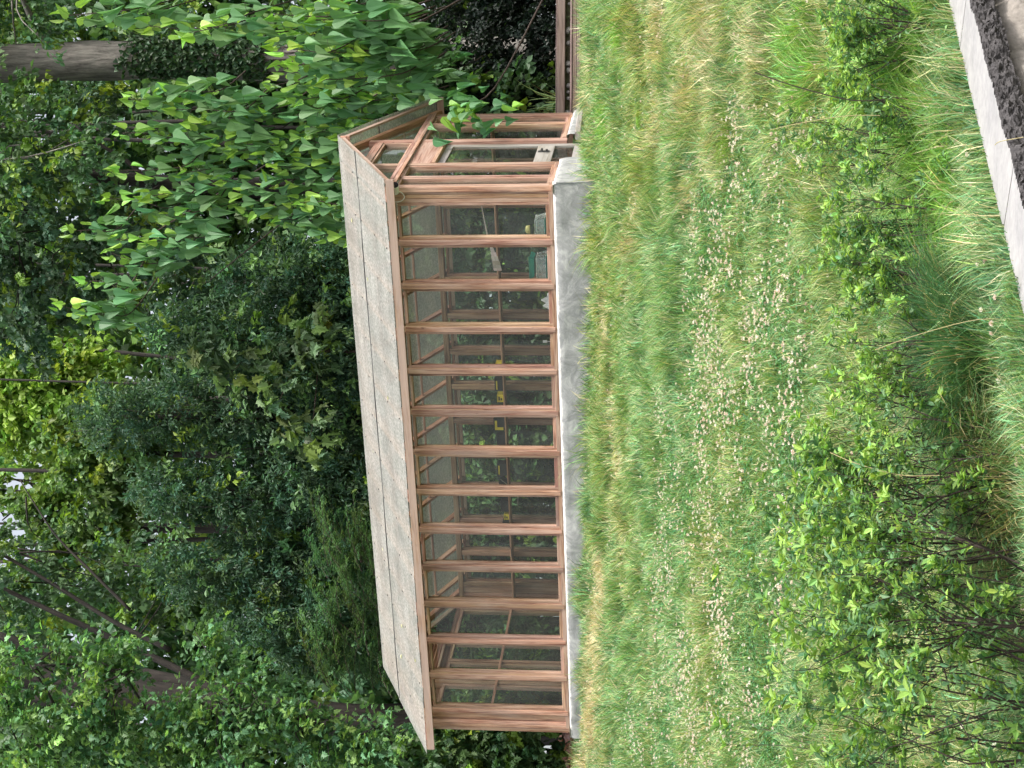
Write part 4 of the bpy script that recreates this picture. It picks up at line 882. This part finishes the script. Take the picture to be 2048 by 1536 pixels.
def clover_leaves():
    X, Y, d = lawn_points(1500); clv = ell(X, Y, *CLV); n1 = vnoise(X, Y, .45, 21)
    k = rng.random(len(X)) < np.clip(clv*1.1*(.3+n1)+.05, 0, 1); X, Y = X[k], Y[k]; n = len(X)
    b = np.stack([X, Y, gz(X, Y)+.02+.075*rng.random(n)], -1); az = rng.uniform(0, 6.28, n); c = tint((.11, .25, .10), n, .28, .14); vb = VB()
    for j in range(3):
        a = az+j*2.094; D = np.stack([np.cos(a), np.sin(a), rng.normal(.1, .25, n)], -1); leaves(vb, b, nrm(D), nrm(UP+rdir(n)*.45), rng.uniform(.016, .028, n), rng.uniform(.008, .013, n), T_OVAL, c)
    tag(vb.build('clover_leaves', M['leaf']), 'ground cover of three lobed clover leaves through the lawn', 'clover', kind='stuff')
clover_leaves()
def flowers():
    protos = []
    for k in range(4):
        v = VB(); n = 46; u = rdir(n); u[:, 2] = np.abs(u[:, 2])*1.1-.35; u = nrm(u); col = [(.80, .73, .70), (.76, .62, .59), (.62, .47, .41), (.85, .81, .78)][k]
        leaves(v, u*.004+np.array([0, 0, .0]), nrm(u+UP*.25), nrm(rdir(n)), rng.uniform(.011, .016, n), np.full(n, .0035), T_DIA, tint(col, n, .12, .05)); head = v.mesh('flower_head', M['petal'])
        s = VB(); tube(s, [(0, 0, -.09), (.004, 0, -.04), (0, 0, 0)], .0013, 4, (.10, .18, .06)); protos.append((head, s.mesh('stem', M['leaf'])))
    X, Y, d = lawn_points(420); clv = ell(X, Y, *CLV); n1 = vnoise(X, Y, .35, 31); n3 = vnoise(X, Y, 1.1, 33)
    pr = np.clip(clv**.55*(n1*1.4-.35)*(.35+.75*n3), 0, 1)*1.05+.03
    k = rng.random(len(X)) < np.clip(pr*1.1, 0, 1); X, Y, d = X[k], Y[k], d[k]; Z = gz(X, Y)+rng.uniform(.07, .125, len(X))
    rel = np.stack([X, Y, Z], -1)-CAM; zz = rel@Fv; u = rel@Rv/zz*FPX; vv = -(rel@Uv)/zz*FPX; inv = (np.abs(u) < 760) & (np.abs(vv) < 1015)
    order = np.argsort(np.where(inv, d, 1e3)); near = order[:298]; rest = order[298:]
    labs_ = ['white clover flower head standing among the lawn clover', 'pinkish clover flower head standing among the lawn clover', 'browning pink clover flower head standing in the lawn', 'bright white clover flower head on a thin stem in the lawn']
    for i in near:
        q = random.choice((0, 0, 1, 1, 2, 3)); r = bpy.data.objects.new('clover_flower', protos[q][0]); COL.objects.link(r); r.location = (X[i], Y[i], Z[i]); r.rotation_euler = (random.gauss(0, .3), random.gauss(0, .3), random.uniform(0, 6)); sc = random.uniform(.5, .9); r.scale = (sc,)*3
        tag(r, labs_[q], 'clover flower', ['white clover flowers', 'pink clover flowers', 'browning clover flowers', 'bright clover flowers'][q])
        c = bpy.data.objects.new('stem', protos[q][1]); COL.objects.link(c); c.parent = r
    vb = VB(); m = len(rest); b = np.stack([X, Y, Z], -1)[rest]
    for j in range(24):
        u = rdir(m); u[:, 2] = np.abs(u[:, 2])*1.1-.3; u = nrm(u); cc = np.where((np.arange(m) % 5 < 3)[:, None], np.array([[.80, .73, .70]]), np.array([[.76, .61, .58]]))
        leaves(vb, b+u*.003, nrm(u+UP*.25), nrm(rdir(m)), rng.uniform(.009, .014, m), np.full(m, .0040), T_DIA, cc*np.exp(rng.normal(0, .1, (m, 1))))
    tag(vb.build('clover_blossom', M['petal']), 'many small far clover blossoms dotted over the upper lawn', 'clover flowers', kind='stuff')
flowers()

# ------------------------------------------------------------------ tufts and single weeds
def tuft(name, label, cat, px, py, nb, L, wdt, col, spread=.12, arch=.6, upb=1., group=None, dry=.1, lean=(0, 0, 0)):
    c = ground(px, py); vb = VB(); n = nb; az = rng.uniform(0, 6.28, n); r = spread*np.sqrt(rng.random(n))
    b = c+np.stack([r*np.cos(az), r*np.sin(az), np.zeros(n)-.01], -1); b[:, 2] = gz(b[:, 0], b[:, 1])-.01
    out = np.stack([np.cos(az), np.sin(az), np.zeros(n)], -1)*rng.uniform(.1, 1, n)[:, None]*arch+rng.normal(0, .12, (n, 3))+np.array(lean); Ls = (L*rng.uniform(.55, 1.1, n))[:, None]
    sd = nrm(np.cross(out, UP)+rng.normal(0, .2, (n, 3)))*(wdt*rng.uniform(.7, 1.2, n))[:, None]; rows = []
    for t, wf in ((0, .7), (.3, 1), (.6, .8), (.85, .5)):
        p = b+UP*Ls*upb*(t-.38*arch*t*t)+out*Ls*(t*t*.8+.15*t)-UP*Ls*.25*arch*t**3; rows += [p-sd*wf*.5, p+sd*wf*.5]
    t = 1.; rows.append(b+UP*Ls*upb*(t-.38*arch)+out*Ls*.95-UP*Ls*.25*arch)
    cc = tint(col, n, .22, .1); dd = rng.random(n) < dry; cc[dd] = tint((.42, .34, .18), int(dd.sum()), .2, .05)
    vb.add_many(np.stack(rows, 1), [[0, 1, 3, 2], [2, 3, 5, 4], [4, 5, 7, 6], [6, 7, 8]], cc); return tag(vb.build(name, M['grass']), label, cat, group)
tuft('grass_tuft', 'large dark green tuft of long fine grass near the end of the stone wall', 'grass tuft', 1990, 690, 3400, .62, .0042, (.08, .18, .075), .30, .75)
tuft('grass_tuft', 'second dark tuft of fine grass at the foot of the sparse bare shrub', 'grass tuft', 1990, 860, 1800, .50, .004, (.11, .21, .08), .30, .8, dry=.2)
tuft('grass_tuft', 'pale tuft of fine arching grass between the two nearest shrubs', 'grass tuft', 2040, 960, 1500, .45, .0042, (.18, .28, .11), .3, .85, dry=.3)
tuft('grass_tuft', 'fine green tuft hanging over the far part of the stone cap', 'grass tuft', 1905, 190, 700, .30, .004, (.10, .21, .09), .14, .9, dry=.25)
tuft('grass_tuft', 'tuft of green blades in the middle of the tan grass on the right', 'grass tuft', 1350, 235, 700, .24, .0055, (.21, .33, .08), .20, .7)
tuft('grass_tuft', 'yellow green tuft standing in the lawn below the gable', 'grass tuft', 1470, 265, 900, .30, .005, (.23, .35, .09), .22, .7)
tuft('grass_tuft', 'green tuft in the lawn under the middle of the concrete wall', 'grass tuft', 1330, 775, 600, .20, .005, (.10, .22, .07), .25, .6)
tuft('grass_tuft', 'lush bright green tuft against the near stretch of the stone cap', 'grass tuft', 1925, 400, 900, .34, .009, (.22, .44, .09), .28, .8, dry=.02)
tuft('grass_tuft', 'lush bright green tuft beside the far end of the stone cap', 'grass tuft', 1855, 70, 900, .30, .009, (.26, .46, .09), .28, .8, dry=.02)
tuft('grass_tuft', 'bright wide bladed tuft below the middle shrubs', 'grass tuft', 1965, 540, 800, .32, .008, (.22, .46, .09), .22, .85, dry=.03)
tuft('tall_grass', 'long pale arching grass blades growing at the far corner of the gable', 'tall grass', 1150, 205, 46, .95, .014, (.32, .44, .18), .12, .55, 1.15, dry=.15)
for k, (x, y, lab) in enumerate(((1180, 285, 'clump of long green blades right in front of the greenhouse door'), (1182, 340, 'clump of green blades against the right corner of the concrete wall'), (1195, 60, 'clump of green blades in front of the plank edging'), (1215, 245, 'bright green clump in the grass below the weathered board'))):
    tuft('grass_clump', lab, 'grass clump', x, y, 90, .34, .013, (.19, .38, .10), .16, .75, dry=.06)
# broad weed leaves by the door
def weed(px, py, n, L, label, col=(.12, .27, .12), asp=.26):
    c = ground(px, py); vb = VB(); az = rng.uniform(0, 6.28, n); D = nrm(np.stack([np.cos(az), np.sin(az), rng.uniform(.5, 1.3, n)], -1))
    Ls = L*rng.uniform(.6, 1.1, n); leaves(vb, np.repeat(c[None], n, 0)+rng.normal(0, .015, (n, 3)), D, nrm(UP+rng.normal(0, .25, (n, 3))), Ls, Ls*asp, (T_OVAL[0]*np.array([1, .75, 3.]), T_OVAL[1]), tint(col, n, .15, .06)); return tag(vb.build('broadleaf_weed', M['leaf']), label, 'weed')
weed(1185, 322, 5, .40, 'single broad leaved dock plant beside the door and the concrete corner')
weed(1178, 292, 7, .30, 'small broad leaved weed right under the door')
weed(1225, 110, 9, .16, 'bright leaved weed in the lawn near the plank edging', (.17, .32, .03))
weed(1380, 105, 8, .11, 'small bright weed in the middle of the olive grass', (.17, .34, .05))
weed(1500, 125, 9, .14, 'pointed leaved bright weed above the right hand shrubs', (.14, .33, .06), .16)
weed(1235, 215, 8, .22, 'bright leaved weed below the end of the weathered board', (.19, .36, .05))
weed(1290, 230, 7, .15, 'little lime green weed in the upper right lawn', (.19, .34, .05))

# stones at the foot of the gable
for k, (y, r) in enumerate(((2.2, .10), (2.75, .12), (3.3, .10), (3.9, .12))):
    v = VB(); c = np.array([.12, y, float(gz(.12, y))+.02]); t_ = np.linspace(-1, 1, 6); tube(v, [c+np.array([0, 0, a*r*.7]) for a in t_], [r*math.sqrt(max(1-a*a, .06)) for a in t_], 10, None, .10)
    tag(v.build('stone', M['rock'], None, True), ['grey stone under the near end of the weathered board', 'grey stone under the middle of the weathered board', 'grey stone under the board by the right gable pane', 'grey stone under the far end of the weathered board'][k], 'stone', 'stones under the weathered board')

# ------------------------------------------------------------------ shrubs with dark twigs
def shrub(px, py, d, height, nst, label, spread=.45, lean=(0, 0), leafL=.036, lush=1.0, seed=0):
    nst += 1; leafL *= 1.12
    r = random.Random(seed); rg = np.random.default_rng(seed); c = P(px, py, d); c[2] = float(gz(c[0], c[1]))-.03
    g = empty('shrub', label, 'shrub', 'azalea shrubs along the stone wall'); g.location = c
    sb, lbv = VB(), VB(); Pp = []; Dd = []; Nn = []; Ls = []; Cc = []
    def whorl(p, ax, n, L, young):
        a = nrm(np.cross(ax, rg.normal(size=3))); b = np.cross(ax, a)
        for k in range(n):
            th = k*2.4+r.random(); o = a*math.cos(th)+b*math.sin(th); up_ = r.uniform(.35, 1.1)
            Pp.append(p-ax*r.uniform(0, .02)); Dd.append(nrm(o+ax*up_)); Nn.append(nrm(ax*.9-o*.6+UP*.5+rg.normal(0, .25, 3))); Ls.append(L*r.uniform(.6, 1.2))
            Cc.append(tint((.27, .43, .105) if young else (.13, .25, .11), 1, .2, .1)[0])
    def branch(p, ax, L, rad, lev):
        n = 7; pts = [p]; a = ax
        for i in range(n-1):
            a = nrm(a+rg.normal(0, .07, 3)+UP*.05); pts.append(pts[-1]+a*L/(n-1))
        pts = np.array(pts); tube(sb, pts, np.linspace(rad, rad*.6, n), 5)
        if lev < 3:
            kids = r.choice((2, 2, 3)) if lev else r.choice((2, 3, 3))
            for k in range(kids):
                i = r.choice((3, 4, 5, 6)) if k else 6; nb = nrm(a+rg.normal(0, .42, 3)+UP*.22); branch(pts[i], nb, L*r.uniform(.42, .75), rad*.55, lev+1)
        else: whorl(pts[-1], a, r.randint(5, 8), leafL*1.05, r.random() < .75)
        if lev >= 2:
            for i in range(2, n):
                if r.random() < .62*lush: whorl(pts[i], a, r.randint(1, 2), leafL*.9, r.random() < .3)
        elif lev == 0:
            for i in range(1, n):
                if r.random() < .75*lush: whorl(pts[i], a, r.randint(1, 3), leafL*.9, False)
        elif lev == 1:
            for i in range(2, n):
                if r.random() < .4*lush: whorl(pts[i], a, 2, leafL*.9, False)
    for k in range(nst):
        az = r.uniform(0, 6.28); o = np.array([math.cos(az), math.sin(az), 0])*r.uniform(.15, 1)*spread; p = o*.22+rg.normal(0, .02, 3)*(1, 1, 0)
        tube(sb, [np.array([0, 0, -.06]), p*.6+np.array([0, 0, -.03]), p+np.array([0, 0, .01])], .006, 5)
        branch(p, nrm(o*1.15+UP+np.array([lean[0], lean[1], 0])), height*r.uniform(.40, .58), r.uniform(.004, .0065), 0)
    for k in range(nst//2):
        o = np.array([r.gauss(0, 1), r.gauss(0, 1), 0])*spread*.4; tube(sb, [np.array([0, 0, -.06]), o*.4+np.array([0, 0, -.03]), o*.6+np.array([0, 0, .01])], .005, 5); branch(o*.6, nrm(o*1.2+UP), height*r.uniform(.16, .30), .0035, 1)
    sb.build('stems', M['twig'], g); L_ = np.array(Ls); leaves(lbv, np.array(Pp), np.array(Dd), np.array(Nn), L_, L_*.21, T_OVAL, np.array(Cc)); lbv.build('leaves', M['leaf'], g)
shrub(2090, 1470, 5.9, 1.14, 14, 'big twiggy shrub filling the lower left corner with yellow green tips', .75, (-.05, 0), .040, 1., 1)
shrub(2060, 1250, 6.0, 1.06, 12, 'tall twiggy shrub between the corner shrub and the pale grass tuft', .55, (.0, .0), .038, 1., 2)
shrub(2010, 1085, 6.5, 1.12, 12, 'tallest upright shrub with bright leaf tips below the clover', .45, (.0, 0), .038, 1., 3)
shrub(1960, 905, 6.6, .82, 11, 'leafy shrub left of the dark grass tuft', .5, (-.1, 0), .036, 1., 4)
shrub(1880, 770, 7.1, .66, 11, 'sparse shrub of bare dark twigs behind the dark grass tuft', .55, (.05, 0), .032, .45, 5)
shrub(1850, 590, 7.2, .66, 10, 'low spreading shrub above the bright wide bladed tuft', .6, (.05, 0), .034, .9, 6)
shrub(1835, 440, 7.4, .6, 10, 'dark based shrub in the middle of the shrub row', .55, (0, 0), .034, .9, 7)
shrub(1800, 250, 7.8, .62, 10, 'open shrub with long dark twigs behind the far cap', .6, (0, 0), .034, 1., 8)
shrub(1785, 75, 8.1, .6, 11, 'dense leafy shrub at the far right of the shrub row', .6, (0, 0), .034, 1.2, 9)
# long single stems
for k, (a, b, lab) in enumerate((((1700, 200), (1510, 145), 'long dark bare stem with a leaf at its tip'), ((1690, 232), (1540, 260), 'pale straw stem leaning over the clover'), ((1960, 1440), (1960, 1350), 'pale upright straw in front of the corner shrub'), ((1800, 950), (1660, 905), 'pale straw rising out of the leafy shrub'), ((1950, 640), (1750, 700), 'thin pale straw over the dark tuft'), ((2044, 275), (1990, 290), 'white straw lying against the capstone edge'))):
    d = 7.0 if k < 2 else 6.2; p0 = P(a[0], a[1], d); p1 = P(b[0], b[1], d+.1); zb = p0.copy(); zb[2] = max(float(gz(p0[0], p0[1])), p0[2]-.15) if k != 5 else p0[2]
    v = VB(); tube(v, spline([zb, p0, (p0+p1)/2+UP*.03, p1], 14), (.0016 if k else .0028), 5, (.5, .43, .25) if k else (.06, .045, .035)); tag(v.build('straw', M['leaf']), lab, 'grass stem')
